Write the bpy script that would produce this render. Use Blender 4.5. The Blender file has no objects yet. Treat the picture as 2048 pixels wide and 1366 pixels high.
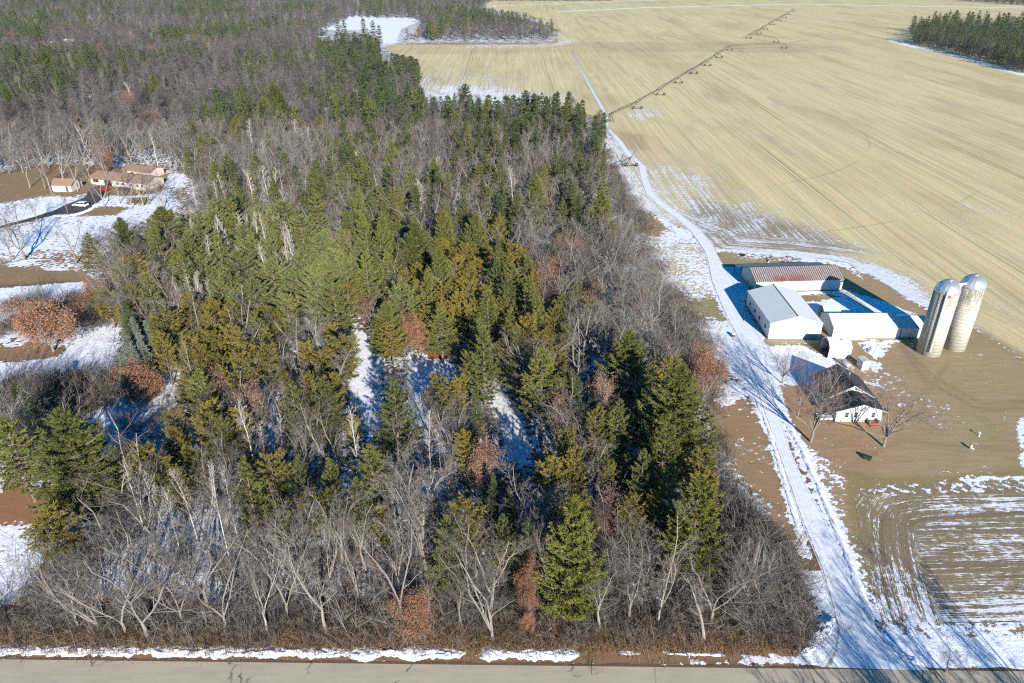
import bpy, math, random
import numpy as np
from mathutils import Vector, Matrix
random.seed(7); rng = np.random.default_rng(7)
PI = math.pi
sc = bpy.context.scene
C = sc.collection

# ------------------------------------------------------------------ camera
F, TH, H = 1450.0, math.radians(28.3), 72.0
S_, C_ = math.sin(TH), math.cos(TH)
def at(px, py, h=0.0):
    u = (px-1024)/F; v = (py-683)/F
    d = (H-h)/(S_+v*C_)
    return (d*u, d*(C_-v*S_))
def proj(x, y, z):
    d = y*C_+(H-z)*S_
    return 1024+F*x/d, 683+F*(-y*S_+(H-z)*C_)/d, d
def A(pts): return np.array([at(*p) for p in pts])

cam = bpy.data.cameras.new('camera'); cam.sensor_width = 36; cam.lens = 36*F/2048
cam.clip_start = 1; cam.clip_end = 9000
co = bpy.data.objects.new('camera', cam); C.objects.link(co)
co.location = (0, 0, H); co.rotation_euler = (PI/2-TH, 0, 0); sc.camera = co

SUN_EL, SUN_AZ = math.radians(21.5), math.radians(15.5)   # azimuth east of south
w = bpy.data.worlds.new('World'); sc.world = w; w.use_nodes = True
nt = w.node_tree; bg = nt.nodes['Background']
sky = nt.nodes.new('ShaderNodeTexSky'); sky.sky_type = 'NISHITA'; sky.sun_disc = False
sky.sun_elevation = SUN_EL; sky.sun_rotation = PI-SUN_AZ; sky.air_density = 1.0; sky.dust_density = 0.2; sky.ozone_density = 4.0
hs = nt.nodes.new('ShaderNodeHueSaturation'); hs.inputs['Saturation'].default_value = 2.0
nt.links.new(sky.outputs[0], hs.inputs['Color']); nt.links.new(hs.outputs[0], bg.inputs[0]); bg.inputs[1].default_value = 0.085
sl = bpy.data.lights.new('sun', 'SUN'); sl.energy = 5.0; sl.angle = math.radians(0.5); sl.color = (1, .945, .86)
so = bpy.data.objects.new('sun', sl); C.objects.link(so)
sv = Vector((math.sin(SUN_AZ)*math.cos(SUN_EL), -math.cos(SUN_AZ)*math.cos(SUN_EL), math.sin(SUN_EL)))
so.rotation_euler = sv.to_track_quat('Z', 'Y').to_euler(); so.location = (100, -200, 200)
sc.view_settings.view_transform = 'Standard'; sc.view_settings.look = 'None'
sc.view_settings.exposure = 0.84; sc.view_settings.gamma = 1
sc.cycles.use_adaptive_sampling = True; sc.cycles.adaptive_threshold = .02; sc.cycles.max_bounces = 4; sc.cycles.diffuse_bounces = 1; sc.cycles.use_denoising = False; sc.cycles.filter_width = 1.2; sc.cycles.transparent_max_bounces = 4

# ------------------------------------------------------------------ tagging
def tag(o, label=None, cat=None, group=None, kind=None):
    if label: o['label'] = label
    if cat: o['category'] = cat
    if group: o['group'] = group
    if kind: o['kind'] = kind
    return o
def empty(name, loc=(0, 0, 0), rz=0):
    o = bpy.data.objects.new(name, None); C.objects.link(o); o.location = loc; o.rotation_euler = (0, 0, rz)
    o.empty_display_size = .5
    return o

# ------------------------------------------------------------------ materials
class NT:
    def __init__(s, name, rough=.8, spec=.2):
        s.m = bpy.data.materials.new(name); s.m.use_nodes = True; s.t = s.m.node_tree
        s.b = s.t.nodes['Principled BSDF']; s.b.inputs['Roughness'].default_value = rough
        s.b.inputs['Specular IOR Level'].default_value = spec
    def n(s, typ, **kw):
        x = s.t.nodes.new(typ)
        for k, v in kw.items(): setattr(x, k, v)
        return x
    def l(s, a, b): s.t.links.new(a, b)
    def put(s, sock, v):
        if hasattr(v, 'is_output') or isinstance(v, bpy.types.NodeSocket): s.l(v, sock)
        elif isinstance(v, (tuple, list)): sock.default_value = (*v, 1)[:len(sock.default_value)] if len(v) < len(sock.default_value) else v
        else: sock.default_value = v
    def math(s, op, a, b=0, c=None, clamp=False):
        x = s.n('ShaderNodeMath', operation=op, use_clamp=clamp); s.put(x.inputs[0], a); s.put(x.inputs[1], b)
        if c is not None: s.put(x.inputs[2], c)
        return x.outputs[0]
    def mix(s, f, a, b, mode='MIX'):
        x = s.n('ShaderNodeMix', data_type='RGBA', blend_type=mode); s.put(x.inputs[0], f); s.put(x.inputs[6], a); s.put(x.inputs[7], b)
        return x.outputs[2]
    def pos(s, scale=(1, 1, 1), obj=False, rz=0):
        c = s.n('ShaderNodeTexCoord') if obj else s.n('ShaderNodeNewGeometry')
        m = s.n('ShaderNodeMapping'); m.inputs['Scale'].default_value = scale; m.inputs['Rotation'].default_value = (0, 0, rz)
        s.l(c.outputs['Object'] if obj else c.outputs['Position'], m.inputs[0]); return m.outputs[0]
    def noise(s, vec, scale=1, detail=3, rough=.55, dist=0):
        x = s.n('ShaderNodeTexNoise'); x.inputs['Scale'].default_value = scale; x.inputs['Detail'].default_value = detail
        x.inputs['Roughness'].default_value = rough; x.inputs['Distortion'].default_value = dist
        if vec is not None: s.l(vec, x.inputs['Vector'])
        return x.outputs[0]
    def sstep(s, x, lo, hi, a=0, b=1):
        m = s.n('ShaderNodeMapRange', interpolation_type='SMOOTHSTEP'); s.put(m.inputs[0], x); m.inputs[1].default_value = lo; m.inputs[2].default_value = hi
        m.inputs[3].default_value = a; m.inputs[4].default_value = b; return m.outputs[0]
    def attr(s, name, col=False):
        x = s.n('ShaderNodeAttribute', attribute_name=name); return x.outputs['Color'] if col else x.outputs['Fac']
    def bump(s, h, strength=.3, dist=.1):
        x = s.n('ShaderNodeBump'); x.inputs['Strength'].default_value = strength; x.inputs['Distance'].default_value = dist
        s.l(h, x.inputs['Height']); s.l(x.outputs[0], s.b.inputs['Normal'])
    def base(s, v): s.put(s.b.inputs['Base Color'], v)

def mat(name, col, rough=.7, var=.15, scale=3, spec=.25, metal=0, streak=None, dirt=None):
    t = NT(name, rough, spec); t.b.inputs['Metallic'].default_value = metal
    p = t.pos(streak or (1, 1, 1), obj=True)
    n = t.noise(p, scale, 4)
    d = tuple(c*(1-var*1.6) for c in col) if dirt is None else dirt
    t.base(t.mix(t.sstep(n, .35, .75), col, d)); return t.m

SNOW = (.84, .86, .90)
def ground_mat(name, rows=None):
    """soil / grass colour and snow cover come from the sheet's own attributes; the noise breaks the cover into patches"""
    t = NT(name, .95, .1)
    P = t.pos()
    base = t.attr('tint', True); cov = t.attr('cover')
    n1 = t.noise(P, .9, 6, .62); n2 = t.noise(P, .13, 4, .6); n3 = t.noise(P, 4.5, 3, .6)
    val = t.math('MULTIPLY_ADD', n1, .7, t.math('MULTIPLY', n2, .3))
    fine = t.noise(P, 13, 2, .7); streak = t.noise(t.pos((.25, 1.6, 1)), .8, 4, .7)
    var = t.math('MULTIPLY_ADD', fine, .7, t.math('MULTIPLY_ADD', n3, .35, t.math('MULTIPLY_ADD', streak, .7, .12)))
    col = t.mix(1.0, base, var, 'MULTIPLY')
    col = t.mix(t.sstep(t.noise(P, .07, 5, .7), .45, .7, 0, .5), col, t.mix(1.0, col, (.88, .93, .74), 'MULTIPLY'))
    if rows:
        ax, sp = rows
        rc = t.attr('rowc'); sp_ = t.n('ShaderNodeSeparateXYZ'); g_ = t.n('ShaderNodeNewGeometry'); t.l(g_.outputs['Position'], sp_.inputs[0])
        def rv(a, b):
            cx = t.n('ShaderNodeCombineXYZ'); t.l(t.math('MULTIPLY', sp_.outputs[0], a), cx.inputs[0]); t.l(t.math('MULTIPLY', sp_.outputs[1], b), cx.inputs[1]); t.l(rc, cx.inputs[2]); return cx.outputs[0]
        k1 = .012 if ax == 'x' else .05
        r1 = t.noise(rv(k1*.5, k1), 1.6/sp*.8, 3, .7)
        r2 = t.noise(rv(k1*.5, k1), .35/sp, 2, .6)
        r3 = t.noise(rv(k1*2, k1*4), 5/sp, 2, .6)
        m = t.math('MULTIPLY_ADD', r1, 1.1, t.math('MULTIPLY_ADD', r2, .75, t.math('MULTIPLY', r3, .5)))
        col = t.mix(1.0, base, t.sstep(m, .75, 1.6, .74, 1.22), 'MULTIPLY')
        tone = t.noise(t.pos((1, .25, 1) if ax == 'x' else (.3, 1, 1)), .03, 5, .6)
        col = t.mix(t.sstep(tone, .45, .75, 0, .5), col, (.33, .25, .12))
        # tramlines left by the sprayer, damp low spots, bleached stubble
        wob = t.math('ADD', rc, t.math('MULTIPLY', t.noise(t.pos((.02, .004, 1)), 1, 2), 9 if ax == 'x' else .6))
        tl = t.sstep(t.math('PINGPONG', t.math('ABSOLUTE', t.math('SUBTRACT', t.math('PINGPONG', wob, 13.5 if ax == 'x' else 5), .9)), 99), .12, .42, 1, 0)
        col = t.mix(t.math('MULTIPLY', tl, t.sstep(t.noise(t.pos((.05, .006, 1)), 1, 3), .42, .62, 0, .6)), col, (.17, .13, .075))
        wet = t.noise(t.pos((.05, .016, 1)), 1, 5, .65); col = t.mix(t.sstep(wet, .55, .72, 0, .55), col, (.40, .34, .26)); col = t.mix(t.sstep(wet, .30, .44, .45, 0), col, (.70, .57, .31))
        grain = t.math('MULTIPLY_ADD', t.noise(P, 2.2, 4, .7), 1.0, .5)
        col = t.mix(1.0, col, grain, 'MULTIPLY')
        val = t.math('MULTIPLY_ADD', r1, .42, t.math('MULTIPLY_ADD', r3, .18, t.math('MULTIPLY_ADD', n1, .22, t.math('MULTIPLY', n2, .18))))
        if ax == 'x':      # wheel rings the irrigator's towers have worn round its pivot
            g = t.n('ShaderNodeNewGeometry'); vd = t.n('ShaderNodeVectorMath', operation='DISTANCE')
            t.l(g.outputs['Position'], vd.inputs[0]); vd.inputs[1].default_value = (*PIVOT, 0)
            ph = t.math('PINGPONG', t.math('ADD', vd.outputs[1], 22), 22.5)
            ring = t.sstep(ph, .25, .7, 1, 0)
            ring = t.math('MULTIPLY', ring, t.sstep(t.noise(P, .012, 2), .5, .6, 0, .22))
            col = t.mix(ring, col, (.12, .09, .05))
    val = t.sstep(val, .30, .70)
    thr = t.math('SUBTRACT', 1.0, cov)
    f = t.sstep(t.math('SUBTRACT', val, thr), -.10, .06 if not rows else .12)
    sn = t.mix(t.sstep(t.noise(P, .5, 4), .35, .8), SNOW, (.70, .73, .78))
    if rows: f = t.math('MULTIPLY', f, .8)
    col2 = t.mix(f, col, sn)
    t.base(col2)
    t.bump(t.math('MULTIPLY_ADD', f, t.math('MULTIPLY_ADD', n1, 1.2, .5), t.math('MULTIPLY', n3, .35)), .5, .25)
    return t.m

# ------------------------------------------------------------------ mesh builder
class MB:
    def __init__(s): s.v = []; s.f = []
    def add(s, v, f):
        o = len(s.v); s.v.extend(v); s.f.extend([tuple(i+o for i in q) for q in f])
    def box(s, x0, y0, z0, x1, y1, z1):
        s.add([(x0,y0,z0),(x1,y0,z0),(x1,y1,z0),(x0,y1,z0),(x0,y0,z1),(x1,y0,z1),(x1,y1,z1),(x0,y1,z1)],
              [(0,3,2,1),(4,5,6,7),(0,1,5,4),(1,2,6,5),(2,3,7,6),(3,0,4,7)])
    def prism(s, prof, a0, a1, axis='y'):
        """extrude a closed outline of (u, z) points along y (or x)"""
        n = len(prof)
        if axis == 'y': v = [(u, a0, z) for u, z in prof]+[(u, a1, z) for u, z in prof]
        else: v = [(a0, u, z) for u, z in prof]+[(a1, u, z) for u, z in prof]
        s.add(v, [tuple(range(n)), tuple(range(2*n-1, n-1, -1))]+[(i, i+n, (i+1) % n+n, (i+1) % n) for i in range(n)])
    def slab(s, pts, th):
        """a quad with thickness th straight down"""
        n = len(pts)
        s.add(list(pts)+[(x, y, z-th) for x, y, z in pts], [tuple(range(n)), tuple(range(2*n-1, n-1, -1))]+[(i, i+n, (i+1) % n+n, (i+1) % n) for i in range(n)])
    def tube(s, pts, rad, k=6, cap=True):
        base = len(s.v); n = len(pts)
        for i, p in enumerate(pts):
            p = Vector(p); q = Vector(pts[min(i+1, n-1)])-Vector(pts[max(i-1, 0)])
            q.normalize(); a = q.cross(Vector((0, 0, 1)) if abs(q.z) < .9 else Vector((1, 0, 0))).normalized(); b = q.cross(a)
            r = rad[i] if isinstance(rad, (list, tuple)) else rad
            for j in range(k):
                t = 2*PI*j/k; s.v.append(tuple(p+a*(r*math.cos(t))+b*(r*math.sin(t))))
        for i in range(n-1):
            for j in range(k):
                s.f.append((base+i*k+j, base+i*k+(j+1) % k, base+(i+1)*k+(j+1) % k, base+(i+1)*k+j))
        if cap: s.f.append(tuple(base+j for j in range(k))[::-1]); s.f.append(tuple(base+(n-1)*k+j for j in range(k)))
    def lathe(s, prof, k=32, cx=0, cy=0):
        base = len(s.v); n = len(prof)
        for r, z in prof:
            for j in range(k): t = 2*PI*j/k; s.v.append((cx+r*math.cos(t), cy+r*math.sin(t), z))
        for i in range(n-1):
            for j in range(k): s.f.append((base+i*k+j, base+i*k+(j+1) % k, base+(i+1)*k+(j+1) % k, base+(i+1)*k+j))
        s.f.append(tuple(base+(n-1)*k+j for j in range(k))); s.f.append(tuple(base+j for j in range(k))[::-1])
    def mesh(s, name, m, smooth=False):
        me = bpy.data.meshes.new(name); me.from_pydata([tuple(p) for p in s.v], [], s.f); me.update()
        me.materials.append(m)
        if smooth: me.shade_smooth()
        return me
    def build(s, name, m, parent=None, smooth=False, bevel=0):
        o = bpy.data.objects.new(name, s.mesh(name, m, smooth)); C.objects.link(o); o.parent = parent
        if bevel:
            b = o.modifiers.new('bevel', 'BEVEL'); b.width = bevel; b.segments = 2; b.limit_method = 'ANGLE'
        return o

# ------------------------------------------------------------------ painted layout of the ground (what grows or lies where)
def inside(x, y, poly):
    c = np.zeros(x.shape, bool); n = len(poly)
    for i in range(n):
        x1, y1 = poly[i]; x2, y2 = poly[(i+1) % n]
        cond = ((y1 > y) != (y2 > y))
        with np.errstate(divide='ignore', invalid='ignore'):
            xi = (x2-x1)*(y-y1)/(y2-y1+1e-12)+x1
        c ^= cond & (x < xi)
    return c
def edist(x, y, poly, closed=True):
    d = np.full(x.shape, 1e9); n = len(poly)
    for i in range(n if closed else n-1):
        a = poly[i]; b = poly[(i+1) % n]; ab = b-a; L = (ab**2).sum()+1e-9
        t = np.clip(((x-a[0])*ab[0]+(y-a[1])*ab[1])/L, 0, 1)
        d = np.minimum(d, np.hypot(x-a[0]-t*ab[0], y-a[1]-t*ab[1]))
    return d
def inmask(x, y, poly, soft):
    lo = poly.min(0)-soft-1; hi = poly.max(0)+soft+1
    r = np.zeros(x.shape)
    s = (x > lo[0]) & (x < hi[0]) & (y > lo[1]) & (y < hi[1])
    if not s.any(): return r
    xs, ys = x[s], y[s]
    d = edist(xs, ys, poly); d = np.where(inside(xs, ys, poly), d, -d)
    r[s] = np.clip(d/(soft+1e-6)+.5, 0, 1); return r
PIVOT = at(1221, 246)
STRAW=(.64,.52,.28); STRAW2=(.43,.33,.15); LITTER=(.15,.105,.068); RUST=(.32,.205,.12); LAWN=(.36,.25,.145); OLIVE=(.33,.262,.14)
TAN=(.30,.22,.12); YELL=(.58,.46,.25); SHADED_SOIL=(.20,.14,.09)
# field outline: west edge, listed from the near corner beside the silos to the far end
FIELD_W = A([(2300,830),(2048,716),(1960,662),(1880,622),(1800,590),(1745,552),(1690,525),(1600,512),(1500,505),(1432,500),(1400,470),(1340,446),(1290,420),(1262,390),(1235,345),
             (1222,300),(1205,270),(1190,235),(1150,220),(1060,215),(930,205),(850,188),(838,160),(828,130),(800,110),(770,96),(768,88),(1110,84),(1118,62),(1090,40),(1020,28),(960,14),(980,2),(990,-8)])
L_ = []
def P(what, pts, val, soft=1.0): L_.append((what, A(pts), val, soft))
def G(what, gpts, val, soft=1.0): L_.append((what, np.array(gpts, float), val, soft))
def LINE(what, pts, wid, val, soft=.6):
    L_.append((what+'_line', A(pts), val, (wid, soft)))
# far ground
P('c', [(-3000,-12),(3000,-12),(3000,60),(-3000,60)], LITTER, 5)
P('c', [(760,92),(1120,84),(1122,60),(1000,25),(1500,-8),(6000,-8),(6000,140),(1800,100)], STRAW, 3)
P('c', [(640,58),(700,32),(850,36),(850,90),(770,96),(700,60)], (.3,.25,.2), 4); P('s', [(640,58),(700,32),(850,38),(800,58),(790,88),(762,92),(750,60)], .93, 3)
G('c', [tuple(p) for p in FIELD_W]+[(3000,1500),(3000,60),(300,60)], STRAW, 5)
G('s', [tuple(p) for p in FIELD_W]+[(3000,1500),(3000,60),(300,60)], .17, 8)
P('c', [(768,88),(1112,86),(1300,84),(1700,94),(1700,106),(1300,104),(900,108),(790,108)], YELL, 8)
P('c', [(1000,85),(1560,84),(1650,92),(1600,106),(1300,103)], (.55,.43,.24), 8)
P('c', [(768,88),(1090,84),(1110,76),(1118,86),(1000,91)], (.36,.22,.10), 2)
P('s', [(950,88),(1100,88),(1130,80),(1112,62),(1125,70),(1160,82),(1100,95),(900,97)], .42, 6)
P('s', [(838,150),(900,165),(1000,172),(1110,195),(1060,230),(880,230),(820,200)], .7, 45)
P('s', [(850,130),(1000,150),(1010,165),(880,170)], .35, 15)
P('s', [(1280,205),(1330,225),(1290,245),(1240,235)], .48, 8)
P('s', [(1210,262),(1260,300),(1330,330),(1420,350),(1480,400),(1560,420),(1640,470),(1760,500),(1800,560),(1700,520),(1500,500),(1380,450),(1250,380),(1215,300)], .44, 14)
P('s', [(1240,330),(1300,370),(1400,430),(1500,480),(1600,495),(1500,505),(1400,480),(1300,425),(1250,385)], .52, 8)
P('c', [(1400,400),(1600,450),(1720,500),(1640,515),(1440,500),(1350,450)], (.34,.27,.19), 8)
P('c', [(1230,262),(1290,270),(1300,300),(1250,300)], (.50,.38,.21), 5)
P('s', [(1700,505),(1840,560),(1960,660),(1900,650),(1830,610),(1760,570),(1690,530)], .52, 4)
P('s', [(1680,520),(1760,535),(1850,590),(1870,620),(1830,612),(1740,565),(1690,545)], .82, 2.5)
P('c', [(1680,520),(1760,535),(1850,590),(1870,620),(1830,612),(1740,565),(1690,545)], (.3,.24,.16), 3)
P('s', [(1900,390),(2048,420),(2048,460),(1920,440)], .3, 12)
P('s', [(1700,380),(1900,440),(2100,540),(1950,500)], .28, 14)
P('s', [(1500,180),(1700,260),(1900,330),(1700,300)], .24, 20)
# strip between woods and track
P('c', [(1205,255),(1230,300),(1260,385),(1300,420),(1345,448),(1400,480),(1428,520),(1420,560),(1320,480),(1270,440),(1200,320)], TAN, 4)
P('s', [(1195,240),(1222,262),(1250,330),(1300,415),(1300,440),(1240,400),(1205,330)], .72, 4)
P('c', [(1270,425),(1330,440),(1400,482),(1360,500),(1290,470)], RUST, 3)
P('s', [(1270,425),(1330,440),(1400,482),(1360,500),(1290,470)], .2, 3)
P('s', [(1300,415),(1350,450),(1420,495),(1410,500),(1330,455)], .8, 1.5)
P('c', [(1290,470),(1400,490),(1425,540),(1440,600),(1460,650),(1380,670),(1330,640),(1290,560)], YELL, 3)
P('s', [(1290,470),(1400,490),(1425,540),(1440,600),(1380,620),(1300,600),(1280,530)], .58, 4)
P('s', [(1320,455),(1410,490),(1400,498),(1320,480)], .7, 3)
P('c', [(1340,600),(1440,585),(1480,650),(1380,650)], (.30,.25,.12), 3); P('s', [(1345,605),(1430,590),(1470,645),(1380,645)], .22, 3)
# farmyard
P('c', [(1432,500),(1600,512),(1740,550),(1860,625),(1960,665),(2048,718),(2300,830),(2300,960),(1700,965),(1600,880),(1540,760),(1470,640)], LAWN, 3)
P('s', [(1432,500),(1600,512),(1740,550),(1860,625),(1960,665),(2048,718),(2300,830),(2300,960),(1700,965),(1600,880),(1540,760),(1470,640)], .05, 2)
P('c', [(1850,650),(2048,720),(2048,960),(1850,950),(1870,800)], OLIVE, 14)
P('c', [(1560,770),(1620,780),(1760,860),(1760,960),(1640,940),(1570,850)], (.35,.225,.13), 6)
P('c', [(1440,507),(1560,515),(1620,528),(1480,533),(1440,525)], OLIVE, 2); P('s', [(1465,505),(1580,510),(1570,522),(1470,516)], .5, 3)
P('s', [(1420,495),(1600,503),(1700,515),(1690,521),(1560,510),(1430,503)], .82, 1.5)
P('s', [(1550,508),(1640,515),(1700,530),(1670,530),(1560,520)], .7, 2)
P('c', [(1560,512),(1600,514),(1612,524),(1560,526)], (.16,.09,.07), 1)
P('s', [(1590,580),(1690,580),(1760,600),(1860,640),(1850,640),(1640,640),(1600,615)], .88, 1)     # snow behind the long shed, in the silos' shade
P('c', [(1596,588),(1640,582),(1682,590),(1640,603),(1604,606)], OLIVE, 1); P('s', [(1598,590),(1650,586),(1680,592),(1640,602),(1606,604)], .12, 1)
P('s', [(1410,535),(1480,533),(1500,570),(1492,610),(1532,680),(1500,680),(1440,620)], .93, 1)
P('s', [(1375,655),(1430,640),(1500,680),(1540,692),(1640,690),(1668,718),(1700,738),(1660,745),(1670,770),(1560,770),(1535,775),(1555,830),(1510,800),(1440,720),(1380,680)], .9, 1.5)
P('s', [(1330,640),(1390,645),(1440,720),(1420,770),(1370,680)], .8, 3)
P('c', [(1535,681),(1640,679),(1640,690),(1540,689)], (.36,.30,.2), .8); P('s', [(1535,680),(1640,679),(1640,688),(1536,688)], .1, .8)
P('c', [(1600,688),(1650,680),(1665,716),(1650,712)], SHADED_SOIL, 1); P('s', [(1605,690),(1650,680),(1665,716),(1650,712)], .08, 1)  # snow-free soil, painted dark where the machine shed's shadow falls
P('s', [(1715,686),(1745,680),(1768,690),(1768,712),(1750,717),(1728,700)], .8, .8)
P('s', [(1755,683),(1788,682),(1772,705),(1766,700)], .7, .6); P('s', [(1737,722),(1762,724),(1764,742),(1748,744),(1738,734)], .78, .6)
P('s', [(1675,724),(1700,728),(1712,745),(1690,745)], .8, .8)
P('s', [(1690,735),(1790,745),(1800,790),(1720,780)], .33, 3)
P('s', [(1740,762),(1758,764),(1758,770),(1742,771)], .85, .5); P('s', [(1792,806),(1812,806),(1812,813),(1796,813)], .85, .5)
P('s', [(1860,828),(2000,850),(1990,870),(1860,848)], .25, 3)
P('s', [(1695,515),(1700,520),(1730,560),(1700,545)], .5, 2)
LINE('s', [(1666,676),(1800,682)], .35, .75, .4); LINE('s', [(1500,585),(1493,606),(1534,680)], .6, .3, .5)
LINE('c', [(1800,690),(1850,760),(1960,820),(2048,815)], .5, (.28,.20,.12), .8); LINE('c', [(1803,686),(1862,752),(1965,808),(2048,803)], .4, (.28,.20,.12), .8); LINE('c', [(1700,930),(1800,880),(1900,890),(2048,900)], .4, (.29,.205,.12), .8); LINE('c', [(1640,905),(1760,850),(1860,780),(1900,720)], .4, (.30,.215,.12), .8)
P('s', [(1780,780),(1900,800),(1980,860),(1900,850)], .2, 4)
# driveway verges
P('c', [(1415,780),(1500,790),(1560,900),(1600,1050),(1610,1130),(1560,1120),(1500,1060),(1470,990),(1430,900)], RUST, 2)
P('s', [(1415,780),(1500,790),(1560,900),(1600,1050),(1610,1130),(1560,1120),(1500,1060),(1470,990),(1430,900)], .14, 1.5)
P('s', [(1425,765),(1490,765),(1500,790),(1470,800),(1425,790)], .75, .8); P('s', [(1430,795),(1462,790),(1470,808),(1440,815)], .8, .6)
P('s', [(1430,900),(1450,900),(1490,960),(1530,1000),(1540,1040),(1500,1070),(1460,1020)], .62, 2.5)
P('c', [(1600,900),(1720,960),(1740,1020),(1720,1100),(1760,1200),(1700,1180),(1640,1000)], LAWN, 2)
LINE('c', [(1520,790),(1548,860),(1573,945),(1596,1035),(1622,1120)], 1.3, (.17,.10,.055), .5); LINE('s', [(1520,790),(1548,860),(1573,945),(1596,1035),(1622,1120)], 1.2, .12, .5)
LINE('s', [(1508,790),(1538,860),(1562,940),(1588,1030),(1612,1110)], .75, .95, .5)
LINE('s', [(1538,735),(1575,850),(1604,900),(1640,980),(1672,1060),(1712,1160),(1745,1250)], .85, .95, .6)
# lower right stubble field
P('c', [(1700,985),(1760,966),(2300,955),(2300,1400),(1760,1400),(1745,1200),(1715,1100)], (.25,.19,.115), 2)
P('s', [(1700,985),(1760,966),(2300,955),(2300,1400),(1760,1400),(1745,1200),(1715,1100)], .30, 2)
P('s', [(1850,990),(2100,950),(2300,960),(2300,1200),(1900,1120)], .38, 5)
P('s', [(1745,1130),(1860,1170),(2300,1190),(2300,1400),(1780,1400)], .56, 4)
P('s', [(1760,1262),(1900,1275),(2300,1290),(2300,1360),(1780,1330)], .93, 1.2)
P('c', [(1690,940),(1760,955),(1900,952),(2048,935),(2048,955),(1900,962),(1760,972),(1710,990),(1725,1100),(1700,1060)], (.28,.21,.10), 1)
P('s', [(1690,940),(1900,940),(2048,925),(2048,950),(1900,955),(1760,968),(1705,990),(1722,1110),(1690,1040)], .1, 1)
LINE('s', [(2048,840),(2042,860),(2046,930)], .5, .8, .8); LINE('s', [(1930,958),(2048,956)], .5, .75, .6)
# roadside verge
P('c', [(-400,1276),(1560,1280),(1640,1250),(1600,1330),(-400,1330)], (.24,.145,.08), 1)
P('s', [(-400,1270),(1560,1276),(1600,1260),(1600,1330),(-400,1330)], .05, .8)
P('s', [(1270,1296),(1370,1299),(1370,1306),(1280,1304)], .6, .5); P('s', [(1480,1312),(1600,1308),(1600,1324),(1480,1320)], .85, .5)
P('s', [(1600,1140),(1650,1150),(1690,1220),(1780,1300),(1830,1345),(1600,1340),(1590,1290),(1640,1230)], .92, 1)
# west yard
P('c', [(-200,340),(0,345),(110,330),(380,335),(385,390),(340,430),(200,440),(180,560),(0,570),(-200,560)], (.27,.18,.10), 3)
P('s', [(-200,395),(0,408),(110,392),(170,385),(130,420),(0,455),(-200,520)], .78, 2.5)
P('s', [(-200,440),(0,470),(120,425),(200,400),(240,385),(345,380),(350,430),(260,450),(190,500),(100,500),(-200,520)], .74, 2.5)
P('s', [(300,345),(380,350),(370,375),(310,370)], .75, 2)
P('s', [(175,418),(210,412),(260,415),(230,430),(150,432)], .1, 1.5); P('s', [(100,390),(140,386),(170,384),(150,395)], .15, 1.5)
P('s', [(-200,345),(0,345),(100,330),(300,335),(335,350),(320,386),(245,392),(200,386),(100,388),(0,406),(-200,400)], .06, 2)
P('s', [(255,395),(310,395),(290,410),(255,408)], .2, 2)
P('s', [(-50,508),(50,505),(170,520),(120,510),(130,530),(30,520)], .45, 3)
P('s', [(-200,525),(0,530),(170,545),(180,560),(160,568),(0,590),(-200,600)], .04, 2)
P('s', [(95,535),(135,537),(130,542),(92,541)], .8, .5); P('s', [(10,527),(50,520),(80,520),(60,530),(20,534)], .7, 1)
P('s', [(-200,590),(0,576),(165,562),(190,580),(150,600),(0,625),(-200,640)], .85, 1.5)
P('s', [(-200,620),(60,600),(230,640),(240,770),(0,800),(-200,800)], .7, 3)
P('c', [(-200,690),(40,690),(60,680),(135,695),(120,712),(50,728),(0,722),(-200,730)], (.29,.17,.10), 1.5); P('s', [(-200,692),(40,695),(60,680),(135,697),(115,712),(50,727),(0,722),(-200,725)], .03, .8)
P('s', [(0,728),(120,715),(190,650),(232,650),(232,745),(200,770),(0,775)], .95, 1)
P('s', [(180,800),(240,790),(250,740),(330,745),(350,790),(250,860),(235,930),(190,930)], .93, 1.5)
P('c', [(-100,970),(50,950),(140,975),(200,990),(230,960),(215,1010),(130,1040),(0,1060),(-100,1050)], (.30,.15,.08), 1.5); P('s', [(-100,970),(140,975),(230,960),(215,1010),(120,1045),(0,1060),(-100,1050)], .03, 1)
P('s', [(-100,1060),(60,1045),(90,1100),(30,1200),(-100,1220)], .85, 1.5)
# openings in the woods
P('s', [(680,660),(740,665),(765,720),(760,850),(720,860),(700,760)], .95, 1.5); P('s', [(815,705),(900,715),(905,760),(850,850),(815,840)], .95, 1.5)
P('c', [(852,705),(895,703),(893,718),(858,716)], (.33,.10,.04), .6); P('s', [(850,703),(897,701),(895,718),(858,716)], .02, .6)
P('s', [(980,760),(1010,780),(1050,860),(1060,930),(1020,920),(1000,850)], .9, 1.5); P('s', [(840,945),(890,940),(885,990),(840,985)], .9, 1)
P('s', [(520,760),(545,770),(560,860),(540,900),(525,850)], .9, 1.5)
P('s', [(1000,530),(1075,590),(1060,590),(1000,545)], .9, 1)
P('s', [(280,790),(420,800),(400,900),(300,920)], .75, 3)
P('s', [(380,1000),(560,1080),(520,1200),(340,1180),(160,1180),(200,1060)], .82, 5)
# brown brushy floor along the road
P('s', [(-100,1225),(700,1245),(1560,1180),(1560,1280),(-100,1275)], .16, 2); P('c', [(-100,1225),(700,1240),(1560,1180),(1560,1280),(-100,1280)], (.16,.095,.055), 3)
P('s', [(860,1050),(1250,1050),(1400,1000),(1450,1100),(1560,1180),(860,1240)], .25, 4)
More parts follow.
